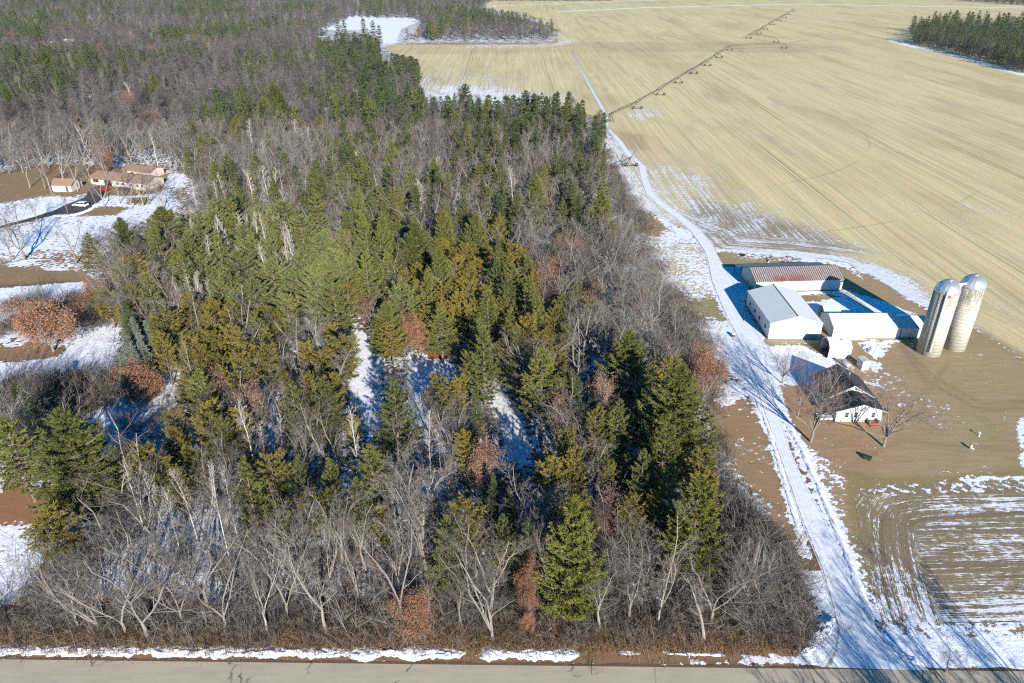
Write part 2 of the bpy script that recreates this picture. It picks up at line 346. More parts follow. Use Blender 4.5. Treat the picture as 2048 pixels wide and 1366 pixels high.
# tracks along the field
TRACK = [(1419,500),(1405,480),(1390,460),(1359,435),(1322,408),(1299,386),(1288,356),(1284,333),(1258,310),(1239,283),(1213,255),(1213,232),(1193,196),(1169,153),(1142,104)]
LINE('s', TRACK[:10], 1.6, .62, 1.5); LINE('s', TRACK[9:], .7, .35, 1)
LINE('s', [(1120,23),(1300,15),(1600,8),(2048,16)], 4, 1.3, 3); LINE('s', [(700,27),(880,22),(1000,20)], 1, .5, 2)
LINE('s', [(1780,80),(1830,95),(1900,108),(2048,150)], 3.5, .95, 3); LINE('s', [(1930,2),(2048,14)], 4, .9, 3)
LINE('s', [(990,12),(1200,4),(1500,-6)], 4, .8, 3)

def layout(x, y):
    x = np.asarray(x, float); y = np.asarray(y, float)
    col = np.tile(np.array(LITTER), (x.size, 1)).reshape(x.shape+(3,)); s = np.full(x.shape, .47)
    for what, poly, val, soft in L_:
        if what.endswith('_line'):
            wid, sf = soft
            lo = poly.min(0)-9; hi = poly.max(0)+9
            q = (x > lo[0]) & (x < hi[0]) & (y > lo[1]) & (y < hi[1]); m = np.zeros(x.shape)
            if q.any(): m[q] = np.clip((wid-edist(x[q], y[q], poly, False))/sf+.5, 0, 1)
        else: m = inmask(x, y, poly, soft)
        if what[0] == 's': s += (val-s)*m
        else: col += (np.array(val)-col)*m[..., None]
    return col, s

def grid_obj(name, X, Y, Z, m, lay=None, rowc=None):
    ny, nx = X.shape
    me = bpy.data.meshes.new(name); nv = nx*ny
    me.vertices.add(nv); me.vertices.foreach_set('co', np.stack([X, Y, Z], -1).astype(np.float32).ravel())
    i = (np.arange(ny-1)[:, None]*nx+np.arange(nx-1)[None]).ravel()
    q = np.stack([i, i+1, i+nx+1, i+nx], -1).astype(np.int32)
    me.loops.add(q.size); me.loops.foreach_set('vertex_index', q.ravel())
    me.polygons.add(len(q)); me.polygons.foreach_set('loop_start', np.arange(0, q.size, 4, dtype=np.int32)); me.polygons.foreach_set('loop_total', np.full(len(q), 4, np.int32))
    me.update(); me.validate(); me.shade_smooth()
    col, s = lay if lay else layout(X, Y)
    a = me.attributes.new('tint', 'FLOAT_COLOR', 'POINT'); a.data.foreach_set('color', np.concatenate([col, np.ones(X.shape+(1,))], -1).astype(np.float32).ravel())
    b = me.attributes.new('cover', 'FLOAT', 'POINT'); b.data.foreach_set('value', s.astype(np.float32).ravel())
    if rowc is not None: b = me.attributes.new('rowc', 'FLOAT', 'POINT'); b.data.foreach_set('value', rowc.astype(np.float32).ravel())
    me.materials.append(m); o = bpy.data.objects.new(name, me); C.objects.link(o); o['kind'] = 'structure'; return o
def axis(lo, hi, step, a, b, grow=1.12):
    mid = list(np.arange(lo, hi+.01, step)); up = []; s = step; x = mid[-1]
    while x < b: s *= grow; x += s; up.append(x)
    dn = []; s = step; x = mid[0]
    while x > a: s *= grow; x -= s; dn.append(x)
    return np.array(dn[::-1]+mid+up)
xs = axis(-115, 105, .8, -4200, 4200, 1.05); ys = axis(50, 260, .8, -300, 6500, 1.03)
X, Y = np.meshgrid(xs, ys)
M_ground = ground_mat('ground_soil')
grid_obj('ground', X, Y, np.zeros_like(X), M_ground)

def strip(name, left, right, ny, nx, z, m, lay=None, rowf=None):
    """sheet between two ground curves sampled at the same parameters"""
    def res(P_, n):
        d = np.r_[0, np.cumsum(np.hypot(*np.diff(P_, axis=0).T))]; t = np.linspace(0, d[-1], n)
        return np.c_[np.interp(t, d, P_[:, 0]), np.interp(t, d, P_[:, 1])]
    a, b = res(left, ny), res(right, ny); t = np.linspace(0, 1, nx)[None, :, None]
    G_ = a[:, None]*(1-t)+b[:, None]*t
    return grid_obj(name, G_[..., 0], G_[..., 1], np.full(G_.shape[:2], z), m, lay(G_[..., 0], G_[..., 1]) if lay else None, rowf(G_[..., 0], G_[..., 1]) if rowf else None)

# crop field: rows of y, x from the west edge outwards
fw = FIELD_W[np.argsort(FIELD_W[:, 1])]
yy = np.r_[np.arange(fw[1, 1], 300, 1.2), np.arange(300, 700, 3), np.arange(700, 1500, 12)]
FE = A([(2048,716),(1960,662),(1880,622),(1800,590),(1745,552),(1690,525),(1600,512),(1500,505),(1432,500),(1400,470),(1340,446),(1290,420),(1262,390),(1235,345),(1222,300),(1210,270),(1195,240)])
FE = np.vstack([FE, [[30, 395], [-20, 410], [-50, 440], [-70, 520], [-92, 620], [-108, 668]]])
Lx = np.interp(yy, FE[:, 1], FE[:, 0]); t = np.linspace(0, 1, 420)**1.8
FX = Lx[:, None]+(1400-Lx[:, None])*t[None]; FY = np.repeat(yy[:, None], len(t), 1)
M_field = ground_mat('crop_rows', ('x', .55))
k = yy <= 672
dF = edist(FX[k], FY[k], FE[FE[:, 1] < 240][::-1], False); grid_obj('crop_field', FX[k], FY[k], np.full(FX[k].shape, .010), M_field, None, np.where(dF < 13, -dF-40, FX[k]))
yb = np.r_[np.arange(674, 900, 6), np.arange(900, 1500, 3), np.arange(1500, 2600, 20)]
Lb = np.interp(yb, [674, 700, 780, 860, 1000, 2600], [52, 55, 48, 30, -20, -20])
FX2 = Lb[:, None]+(2400-Lb[:, None])*t[None]; FY2 = np.repeat(yb[:, None], len(t), 1)
grid_obj('far_field', FX2, FY2, np.full(FX2.shape, .010), M_field, None, FX2)
SE = A([(1768,1262),(1748,1190),(1730,1110),(1722,1060),(1724,1020),(1745,992),(1800,980),(1900,975),(2300,966)])
def stub_rows(x, y):
    d = edist(x, y, SE, False); return np.where(d < 7, d-30, y+.25*np.sin(x*.15))
M_stub = ground_mat('stubble_rows', ('y', .62))
strip('stubble_field', A([(1708,990),(1716,1040),(1722,1100),(1745,1180),(1765,1245)]), np.array([[125, 87.],[125, 80.],[125, 74.],[125, 67.],[125, 61.2]]), 140, 160, .010, M_stub, None, stub_rows)

# county road with worn asphalt and a gravel shoulder
def road_y(x): return 55.5-.0135*x
t_ = NT('old_asphalt', .9, .15); Pn = t_.pos(); n = t_.noise(t_.pos((.15, 1, 1)), 1.2, 5, .65); n5 = t_.noise(Pn, 25, 3, .7)
c = t_.mix(t_.sstep(n, .3, .7), (.48,.41,.305), (.41,.35,.255)); c = t_.mix(t_.sstep(n5, .45, .7, 0, .35), c, (.24,.22,.18))
vo = t_.n('ShaderNodeTexVoronoi', feature='DISTANCE_TO_EDGE'); vo.inputs['Scale'].default_value = .12
wv = t_.n('ShaderNodeVectorMath', operation='ADD'); nz = t_.n('ShaderNodeTexNoise'); nz.inputs['Scale'].default_value = .8; t_.l(Pn, nz.inputs[0])
sm = t_.n('ShaderNodeVectorMath', operation='SCALE'); sm.inputs[3].default_value = .9; t_.l(nz.outputs[1], sm.inputs[0]); t_.l(Pn, wv.inputs[0]); t_.l(sm.outputs[0], wv.inputs[1]); t_.l(wv.outputs[0], vo.inputs['Vector'])
c = t_.mix(t_.math('MULTIPLY', t_.sstep(vo.outputs[0], .002, .012, 1, 0), t_.sstep(t_.noise(Pn, .2, 2), .52, .60)), c, (.12,.11,.10)); t_.base(c); t_.bump(n5, .2, .01)
M_road = t_.m
rb = MB(); nseg = 120
for i in range(nseg):
    x0 = -260+i*520/nseg; x1 = x0+520/nseg
    rb.add([(x0, road_y(x0)-7.0, .02), (x1, road_y(x1)-7.0, .02), (x1, road_y(x1), .02), (x0, road_y(x0), .02)], [(0, 1, 2, 3)])
tag(rb.build('road', M_road), kind='structure')
M_shoulder = mat('gravel_shoulder', (.16,.10,.06), .95, .3, 4)
sb = MB()
for i in range(260):
    x0 = -260+i*2; x1 = x0+2
    o0 = .35+.12*math.sin(x0*1.7)+.1*math.sin(x0*.6); o1 = .35+.12*math.sin(x1*1.7)+.1*math.sin(x1*.6)
    sb.add([(x0, road_y(x0)-.05, .014), (x1, road_y(x1)-.05, .014), (x1, road_y(x1)+o1, .014), (x0, road_y(x0)+o0, .014)], [(0, 1, 2, 3)])
tag(sb.build('road_shoulder', M_shoulder), kind='structure')

# snow covered gravel driveway: wheel tracks worn into it
def drive_mat(name, w0):
    t = NT(name, .85, .2); s = t.attr('cover'); P_ = t.pos()
    n = t.noise(P_, 1.3, 5, .65)
    f = t.sstep(t.math('ADD', s, t.math('MULTIPLY_ADD', n, .9, -.45)), .42, .62)
    snow = t.mix(t.sstep(t.noise(P_, .6, 4), .3, .75), SNOW, (.72,.75,.79))
    t.base(t.mix(f, (.30,.25,.19), t.mix(.12, snow, (.55,.56,.58)))); t.bump(t.math('ADD', t.math('MULTIPLY', s, 1.0), t.math('MULTIPLY', n, .6)), .5, .12); return t.m
def drive_lay(strength):
    def f(Xg, Yg):
        u = np.linspace(-1, 1, Xg.shape[1])[None]; v = np.zeros(Xg.shape)
        for c0, wd, dep in ((-.86, .09, .55), (-.42, .10, .28), (.10, .07, .2), (.42, .10, .30), (.86, .08, .45)):
            v += dep*np.exp(-((u+.012*np.sin(Yg*.13)-c0)/wd)**2)
        return np.tile(np.array([.3,.25,.2]), Xg.shape+(1,)), np.interp(Yg, [300, 360, 640], [.92, .80, .56])-strength*v
    return f
M_drive = drive_mat('snowy_gravel', 0)
dl = A([(1405,480),(1414,520),(1420,560),(1445,620),(1480,690),(1505,745),(1521,804),(1556,905),(1578,970),(1600,1036),(1642,1139),(1662,1210),(1672,1260),(1664,1300),(1640,1334)])
dr = A([(1420,480),(1440,520),(1470,562),(1500,640),(1532,690),(1538,745),(1552,804),(1582,905),(1612,970),(1650,1036),(1690,1139),(1726,1210),(1756,1260),(1790,1300),(1860,1342)])
strip('driveway', dl, dr, 220, 40, .016, M_drive, drive_lay(.9))
tr = A(TRACK); nrm = np.gradient(tr, axis=0); nrm = np.c_[-nrm[:, 1], nrm[:, 0]]/np.hypot(*nrm.T)[:, None]
wd_ = np.linspace(1.9, .8, len(tr))[:, None]
strip('farm_track', tr+nrm*wd_, tr-nrm*wd_, 260, 24, .022, M_drive, drive_lay(1.2))

# asphalt drive of the west house
M_asph = mat('dark_asphalt', (.055,.055,.055), .9, .25, 3, dirt=(.09,.09,.09))
al = A([(-200,508),(-60,472),(0,452),(60,436),(105,422),(135,408),(170,395),(182,375),(205,370)])
ar = A([(-200,520),(-60,479),(0,457),(62,442),(108,430),(150,427),(185,415),(204,398),(215,378)])
strip('asphalt_drive', al, ar, 60, 10, .018, M_asph, lambda a, b: (np.zeros(a.shape+(3,)), np.zeros(a.shape)))

# ploughed snow: real ridges with lumps
M_snow = NT('ploughed_snow', .8, .2); M_snow.base(M_snow.mix(M_snow.sstep(M_snow.noise(M_snow.pos(), 2.5, 4), .45, .8), (.86,.87,.90), (.72,.72,.72))); M_snow.bump(M_snow.noise(M_snow.pos(), 6, 5, .7), .6, .12); M_snow = M_snow.m
from mathutils import noise as mn
def ridge(name, pts, wid, hgt, seed=0, gaps=0.0, parent=None):
    P_ = np.array(pts, float); d = np.r_[0, np.cumsum(np.hypot(*np.diff(P_, axis=0).T))]; n = max(8, int(d[-1]/.22))
    t = np.linspace(0, d[-1], n); px = np.interp(t, d, P_[:, 0]); py = np.interp(t, d, P_[:, 1])
    g = np.gradient(np.c_[px, py], axis=0); nx_, ny_ = -g[:, 1], g[:, 0]; L = np.hypot(nx_, ny_); nx_ /= L; ny_ /= L
    m = MB(); K = 11
    for i in range(n):
        w_ = wid*(.75+.8*mn.noise((t[i]*.35, seed, 0))+.35*mn.noise((t[i]*1.7, seed, 3)))
        ta = min(1, t[i]/1.0, (d[-1]-t[i])/1.0)
        gp = 1 if gaps <= 0 else max(0, min(1, (mn.noise((t[i]*.16, seed+9, 0))+.55-gaps)*5))
        for j in range(K):
            u = j/(K-1)*2-1; hh = hgt*(1-u*u)*(.55+1.0*mn.noise((px[i]*1.4+u*w_, py[i]*1.4+u*2.2*w_, seed)))*ta*gp
            m.v.append((px[i]+nx_[i]*u*w_*.5*(.3+.7*ta), py[i]+ny_[i]*u*w_*.5*(.3+.7*ta), max(0, hh)-.03*(abs(u) > .97)-.04*(1-gp)-.02*(1-ta)))
    for i in range(n-1):
        for j in range(K-1): m.f.append((i*K+j, i*K+j+1, (i+1)*K+j+1, (i+1)*K+j))
    o = m.build(name, M_snow, parent, smooth=True); o['kind'] = 'structure' if parent is None else 'thing'; return o
ridge('roadside_snow_bank', [(-70, road_y(-70)+1.3), (8, road_y(8)+1.6)], 2.3, .34, 1, .06)
ridge('roadside_snow_bank', [(12, road_y(12)+1.9), (30, road_y(30)+1.7)], .7, .14, 5, .45)
ridge('driveway_snow_bank', A([(1510,792),(1538,860),(1562,940),(1588,1030),(1614,1125)]), 1.05, .22, 2, .1)
ridge('driveway_snow_bank', A([(1575,850),(1606,905),(1642,985),(1674,1062),(1712,1160),(1748,1250)]), 1.3, .30, 3, .05)
ridge('snow_pile', A([(1628,1275),(1652,1252),(1672,1235)]), 2.3, .7, 4); ridge('snow_pile', A([(1602,1310),(1630,1290)]), 1.8, .45, 6)
ridge('driveway_snow_bank', A([(1770,1280),(1800,1310),(1850,1330)]), 1.4, .3, 7, .1)
ridge('snow_pile', A([(1725,690),(1742,700),(1750,712)]), 3.4, .8, 8)
ridge('asphalt_drive_snow_bank', A([(112,433),(150,430),(178,421),(200,405)]), 2.2, .45, 9)
# ================================================================== buildings
def corrugated(name, col, dirt=None, pitch=.3, axis='x', rough=.45, var=.1):
    t = NT(name, rough, .35); P_ = t.pos(obj=True)
    w_ = t.n('ShaderNodeTexWave', bands_direction=axis.upper()); w_.inputs['Scale'].default_value = 1/pitch/3.18; t.l(P_, w_.inputs[0])
    n = t.noise(P_, .8, 4); cc = t.mix(t.sstep(n, .35, .8), col, dirt or tuple(c*(1-var) for c in col))
    sz = t.n('ShaderNodeSeparateXYZ'); t.l(P_, sz.inputs[0]); seam = t.sstep(t.math('PINGPONG', sz.outputs['XYZ'.index(axis.upper())], .48), .0, .035, .35, 0)
    splash = t.math('MULTIPLY', t.sstep(sz.outputs[2], 0, .8, .8, 0), t.sstep(t.noise(t.pos((1, 1, .4), obj=True), 2.2, 4), .35, .65))
    streak = t.math('MULTIPLY', t.sstep(t.noise(t.pos((2.2, 2.2, .12), obj=True), 1.5, 3, .6), .58, .74), .35)
    cc = t.mix(seam, cc, tuple(c*.6 for c in col)); cc = t.mix(streak, cc, (.36,.30,.24)); t.base(t.mix(splash, cc, (.27,.22,.16))); t.bump(w_.outputs[1], .35, .03); return t.m
M_white = corrugated('white_metal_siding', (.80,.79,.76), pitch=.25, axis='x')
M_whiteY = corrugated('white_metal_siding_side', (.78,.78,.76), pitch=.25, axis='y')
M_roofg = corrugated('pale_grey_roof', (.74,.74,.71), (.68,.69,.67), pitch=.3, axis='y')
M_roofw = corrugated('white_roof', (.74,.73,.70), pitch=.3, axis='x')
M_trim = mat('dark_trim', (.10,.10,.11)); M_glass = mat('window_glass', (.03,.035,.045), .15, .1, spec=.5); M_dark = mat('dark_interior', (.03,.028,.025), .9)
M_found = mat('concrete', (.38,.36,.32), .9, .15)
M_galv = corrugated('galvanised_siding', (.47,.56,.55), (.36,.43,.42), pitch=.35, axis='x')
M_brownwood = mat('brown_wood', (.16,.09,.06), .9, .25); M_redwood = mat('red_brown_step', (.28,.11,.08), .9)

def gable(name, label, cat, loc, rz, wx, ly, eave, ridge, along, wall_m, roof_m, over=.25, th=.10, ridge_off=0, trim=None, bevel=0):
    """gabled block: x 0..wx, y 0..ly, the ridge runs along 'x' or 'y'"""
    root = empty(name, (*loc, 0), rz); tag(root, label, cat)
    m = MB()
    if along == 'y':
        rx = wx/2+ridge_off
        m.prism([(0, 0), (wx, 0), (wx, eave), (rx, ridge), (0, eave)], 0, ly, 'y')
    else:
        ry = ly/2+ridge_off
        m.prism([(0, 0), (ly, 0), (ly, eave), (ry, ridge), (0, eave)], 0, wx, 'x')
    wall = m.build('wall', wall_m, root)
    r = MB(); e = .012
    if along == 'y':
        s1 = (ridge-eave)/rx; s2 = (ridge-eave)/(wx-rx)
        r.slab([(-over, -over, eave-over*s1+th+e), (rx, -over, ridge+th+e), (rx, ly+over, ridge+th+e), (-over, ly+over, eave-over*s1+th+e)], th)
        r.slab([(rx+.002, -over, ridge+th+e), (wx+over, -over, eave-over*s2+th+e), (wx+over, ly+over, eave-over*s2+th+e), (rx+.002, ly+over, ridge+th+e)], th)
    else:
        s1 = (ridge-eave)/ry; s2 = (ridge-eave)/(ly-ry)
        r.slab([(-over, -over, eave-over*s1+th+e), (wx+over, -over, eave-over*s1+th+e), (wx+over, ry, ridge+th+e), (-over, ry, ridge+th+e)], th)
        r.slab([(-over, ry+.002, ridge+th+e), (wx+over, ry+.002, ridge+th+e), (wx+over, ly+over, eave-over*s2+th+e), (-over, ly+over, eave-over*s2+th+e)], th)
    roof = r.build('roof', roof_m, root)
    return root, wall, roof
def part(name, m, parent, *boxes, bevel=0):
    b = MB()
    for q in boxes: b.box(*q)
    return b.build(name, m, parent, bevel=bevel)
def window(parent, x, z, w_, h_, face='y', at_=0, out=-1, frame=None, sash=True):
    """a framed window in the wall plane x or y = at_, facing 'out'"""
    f = frame or M_trim_w; a = at_; o = .05*out
    lo, hi = sorted((a-.004*out, a+o)); lo2, hi2 = sorted((a-.004*out, a+o*.45))
    fr = .07; B = []
    def bx(u0, z0, u1, z1, l, h): return (u0, l, z0, u1, h, z1) if face == 'y' else (l, u0, z0, h, u1, z1)
    fo = part('window', f, parent, bx(x-w_/2-fr, z-h_/2-fr, x-w_/2, z+h_/2+fr, lo, hi), bx(x+w_/2, z-h_/2-fr, x+w_/2+fr, z+h_/2+fr, lo, hi),
              bx(x-w_/2, z+h_/2, x+w_/2, z+h_/2+fr, lo, hi), bx(x-w_/2, z-h_/2-fr, x+w_/2, z-h_/2, lo, hi), *([bx(x-w_/2, z-.025, x+w_/2, z+.025, lo, hi)] if sash else []))
    part('pane', M_glass, fo, bx(x-w_/2, z-h_/2, x+w_/2, z+h_/2, lo2, hi2))
    return fo
M_trim_w = mat('white_trim', (.78,.78,.76), .5)

# --- white pole barn
wb, wbw, wbr = gable('pole_barn', 'large white metal barn with pale grey gable roof and four small side windows', 'barn', (53.9, 134.8), 0, 10.9, 16.4, 3.65, 5.25, 'y', M_white, M_roofg, over=.12)
part('ridge_cap', M_trim, wb, (5.36, -.14, 5.365, 5.55, 16.54, 5.41))
part('eave_trim', M_trim, wb, (-.13, -.155, 3.66, -.09, 16.5, 3.72)); part('eave_trim', M_trim, wb, (10.99, -.155, 3.66, 11.03, 16.5, 3.72))
for yq in (2.6, 6.6, 10.0, 13.6): window(wb, yq, 1.75, .55, .7, 'x', 0, -1, M_trim, sash=False)
part('sliding_door', M_white, wb, (3.2, -.10, .08, 6.7, -.03, 3.15)); part('door_rail', M_trim, wb, (3.0, -.13, 3.17, 9.9, -.04, 3.23)); part('door_edge_post', M_trim, wb, (6.72, -.12, .05, 6.78, -.03, 3.15))
part('shaded_recess', corrugated('recess_shade', (.33,.37,.40), pitch=.4), wb, (7.6, -.09, .05, 10.3, -.02, 1.25)); part('vent', M_dark, wb, (8.0, -.06, 1.35, 8.2, -.01, 1.5))  # blue-grey slab stands for the shade in the open door recess
part('foundation', M_found, wb, (-.04, -.06, .0, 10.94, 16.44, .12))
# --- long white shed
ls, lsw, lsr = gable('long_shed', 'long low white metal shed with white roof, beside the larger grey-roofed barn', 'shed', (67.5, 135.1), 0, 14.1, 7.2, 2.45, 3.95, 'x', M_white, M_roofw, over=.1)
part('door_post', M_trim, ls, (5.0, -.05, .1, 5.06, -.01, 1.9)); part('ridge_cap', M_trim_w, ls, (-.1, 3.5, 4.06, 14.2, 3.7, 4.10)); part('foundation', M_found, ls, (-.03, -.04, 0, 14.13, 7.24, .1)); part('side_door', M_trim_w, ls, (-.05, 1.0, .1, -.004, 1.9, 2.0))
an, _, _ = gable('annex_shed', 'small white metal shed shaded by the silos, joined to the end of the long shed', 'shed', (81.95, 135.3), 0, 5.9, 6.4, 2.25, 3.6, 'x', M_white, M_roofw, over=.08)
part('foundation', M_found, an, (-.02, -.04, 0, 5.94, 6.44, .1))
# --- rusty roofed cattle shed
t_ = NT('rusty_ribbed_roof', .6, .3); P_ = t_.pos(obj=True); sx = t_.n('ShaderNodeSeparateXYZ'); t_.l(P_, sx.inputs[0])
st = t_.math('PINGPONG', sx.outputs[0], .26); nn = t_.noise(P_, 2.5, 4); stripe = t_.sstep(t_.math('ADD', st, t_.math('MULTIPLY_ADD', nn, .12, -.06)), .11, .17)
c = t_.mix(stripe, (.33,.295,.285), (.10,.055,.05))
big = t_.noise(P_, .35, 4); gx = t_.math('MULTIPLY', t_.sstep(sx.outputs[0], 1.5, 6), t_.sstep(sx.outputs[0], 9, 16, 1, 0))
gy = t_.sstep(sx.outputs[1], .2, 3.0, 1, 0)
c = t_.mix(t_.math('MULTIPLY', t_.math('MULTIPLY', gx, gy), t_.sstep(big, .35, .55, .1, .85)), c, (.21,.05,.035)); c = t_.mix(t_.sstep(t_.noise(t_.pos((1, .15, 1), obj=True), 2, 3), .5, .75, 0, .25), c, (.42,.40,.39))
t_.base(c); t_.bump(st, .5, .1)
rs = math.atan2(159.75-158.3, 79.2-57.9)
cs_, _, csr = gable('cattle_shed', 'long galvanised shed with red and white rust-striped roof', 'shed', (58.0, 158.25), rs, 21.4, 9.2, 2.85, 4.6, 'x', M_galv, t_.m, over=.15)
part('sill_board', M_brownwood, cs_, (-.02, -.05, 0, 21.42, -.005, .22))
m = MB(); m.slab([(-1.0, 9.36, 2.75), (21.3, 9.36, 2.75), (21.3, 12.6, 2.25), (-1.0, 12.6, 2.25)], .08); m.build('lean_to_roof', corrugated('lean_to_sheet', (.16,.15,.16), pitch=.3), cs_)
for xq in (-.8, 4, 9, 14, 21): part('lean_to_post', M_brownwood, cs_, (xq, 12.3, 0, xq+.15, 12.45, 2.2))
part('gutter', M_trim_w, ls, (-.1, -.22, 2.33, 14.2, -.12, 2.43)); part('downspout', M_trim_w, ls, (13.9, -.2, .1, 13.98, -.12, 2.33))
part('gutter', M_galv, wb, (-.27, -.1, 3.52, -.16, 16.5, 3.62)); part('walk_door', M_trim, wb, (1.6, -.05, .08, 2.5, -.004, 2.1)) if False else None
# --- small pale green hut
gh, _, _ = gable('feed_hut', 'little hut with pale green metal roof behind the long white shed', 'hut', (69.0, 143.9), .02, 3.6, 3.0, 1.8, 2.75, 'x', mat('weathered_grey', (.3,.29,.26)), corrugated('pale_green_roof', (.42,.52,.48), pitch=.3), over=.12)
part('doorway', M_dark, gh, (-.03, .9, .05, -.004, 1.9, 1.5))
# --- open ended machine shed with curved roof
ms = empty('machine_shed', (63.3, 126.5, 0), 0); tag(ms, 'small white open-ended shed with bent roof in front of the barns', 'shed')
pr = [(0, 0), (0, 2.5), (1.05, 3.4), (2.5, 3.62), (4.1, 2.4), (4.1, 0)]
m = MB(); inn = [(u+(.08 if u < 2.2 else -.08), z-(.08 if z > .1 else 0)) for u, z in pr]
n = len(pr); v = []
for xq in (0, 4.5):
    v += [(xq, u, z) for u, z in pr]+[(xq, u, z) for u, z in inn]
fs = []
for i in range(n-1):
    fs += [(i, i+1, 2*n+i+1, 2*n+i), (n+i, 3*n+i, 3*n+i+1, n+i+1), (i, n+i, n+i+1, i+1), (2*n+i, 2*n+i+1, 3*n+i+1, 3*n+i)]
m.add(v, fs); m.build('shell', corrugated('white_sheet', (.78,.76,.70), (.62,.6,.55), pitch=.6, axis='y'), ms)
m = MB(); m.add([(4.42, u, z) for u, z in inn], [tuple(range(n))]); m.build('end_wall', M_whiteY, ms)
part('beam', M_brownwood, ms, (.1, .12, 2.3, .25, 3.95, 2.45)); part('skylight_scrap', M_trim, ms, (2.6, 1.4, 3.47, 2.75, 1.8, 3.56))
# --- garden shed
gs, _, _ = gable('garden_shed', 'tiny white garden shed on the lawn behind the farmhouse', 'shed', (68.15, 121.9), .12, 1.5, 1.9, 1.75, 2.0, 'y', M_trim_w, mat('grey_white_roof', (.62,.6,.55)), over=.08)
part('door', mat('grey_white_door', (.66,.65,.62)), gs, (.4, -.04, .06, 1.1, -.003, 1.6))
# --- farmhouse
M_shingle = mat('dark_shingles', (.045,.047,.05), .95, .3, 6, dirt=(.08,.08,.08)); M_clap = NT('white_clapboard', .6, .3)
w_ = M_clap.n('ShaderNodeTexWave', bands_direction='Z'); w_.inputs['Scale'].default_value = 1.6; M_clap.l(M_clap.pos(obj=True), w_.inputs[0]); M_clap.bump(w_.outputs[1], .4, .03)
M_clap.base(M_clap.mix(M_clap.sstep(M_clap.noise(M_clap.pos(obj=True), 1.5, 4), .4, .8), (.78,.78,.74), (.68,.68,.63))); M_clap = M_clap.m
fh = empty('farmhouse', (56.1, 104.3, 0), 0); tag(fh, 'white clapboard farmhouse with dark shingled cross-gable roof', 'house')
m = MB(); m.prism([(0, 0), (7.9, 0), (7.9, 2.45), (3.95, 3.75), (0, 2.45)], 0, 4.2, 'y'); front = m.build('front_wing', M_clap, fh)
m = MB(); m.prism([(-.2, 0), (8.1, 0), (8.1, 2.4), (3.95, 4.85), (-.2, 2.4)], 4.203, 11.3, 'y'); m.build('main_block', M_clap, fh)
def roofpair(name, x0, xr, x1, y0, y1, e, r, over, th, m_, par):
    k = MB(); s1 = (r-e)/(xr-x0)
    k.slab([(x0-over, y0, e-over*s1+th), (xr, y0, r+th), (xr, y1, r+th), (x0-over, y1, e-over*s1+th)], th)
    k.slab([(xr+.002, y0, r+th), (x1+over, y0, e-over*s1+th), (x1+over, y1, e-over*s1+th), (xr+.002, y1, r+th)], th)
    return k.build(name, m_, par)
roofpair('front_roof', 0, 3.95, 7.9, -.5, 4.19, 2.47, 3.77, .5, .1, M_shingle, fh)
roofpair('main_roof', -.2, 3.95, 8.1, 3.85, 11.6, 2.42, 4.87, .45, .1, M_shingle, fh)
roofpair('rake_board', -.2, 3.95, 8.1, 3.70, 3.845, 2.32, 4.80, .45, .16, M_trim_w, fh)
roofpair('front_fascia', 0, 3.95, 7.9, -.60, -.503, 2.40, 3.70, .5, .15, M_trim_w, fh)
for xq in (1.75, 3.3, 6.35): window(fh, xq, 1.45, .6, .95, 'y', 0, -1, M_trim_w)
for xq in (3.35, 4.55): window(fh, xq, 4.02, .36, .38, 'y', 4.203, -1, M_trim_w)
for yq in (1.5, 3.0): window(fh, yq, 1.4, .6, .9, 'x', 0, -1, M_trim_w)
for yq in (6.0, 9.5): window(fh, yq, 1.4, .7, .95, 'x', -.2, -1, M_trim_w); window(fh, yq, 1.4, .7, .95, 'x', 8.1, 1, M_trim_w)
part('corner_board', M_trim_w, fh, (-.02, -.03, .35, .14, -.002, 2.4)); part('corner_board', M_trim_w, fh, (7.76, -.03, .35, 7.92, -.002, 2.4)); part('roof_vent', M_found, fh, (5.2, 9.0, 3.9, 5.4, 9.2, 4.6)); part('roof_vent', M_trim, fh, (4.9, 2.4, 3.3, 5.1, 2.6, 3.75))
part('foundation', M_found, fh, (-.03, -.05, 0, 7.93, 4.2, .35))
st = part('front_steps', M_redwood, fh, (5.4, -1.25, 0, 7.0, -.055, .45), (5.5, -1.6, 0, 6.9, -1.255, .22)); part('railing', M_found, st, (5.4, -1.25, .45, 5.46, -.1, .95)); part('railing', M_found, st, (6.94, -1.25, .45, 7.0, -.1, .95))
po = part('side_porch', M_trim_w, fh, (-2.6, .6, 0, -.06, 2.2, .35)); part('porch_rail', M_trim_w, po, (-2.6, .6, .8, -.4, .65, .86), (-2.6, .6, .35, -2.55, .65, .86), (-1.5, .6, .35, -1.45, .65, .8), (-.45, .6, .35, -.4, .65, .8))

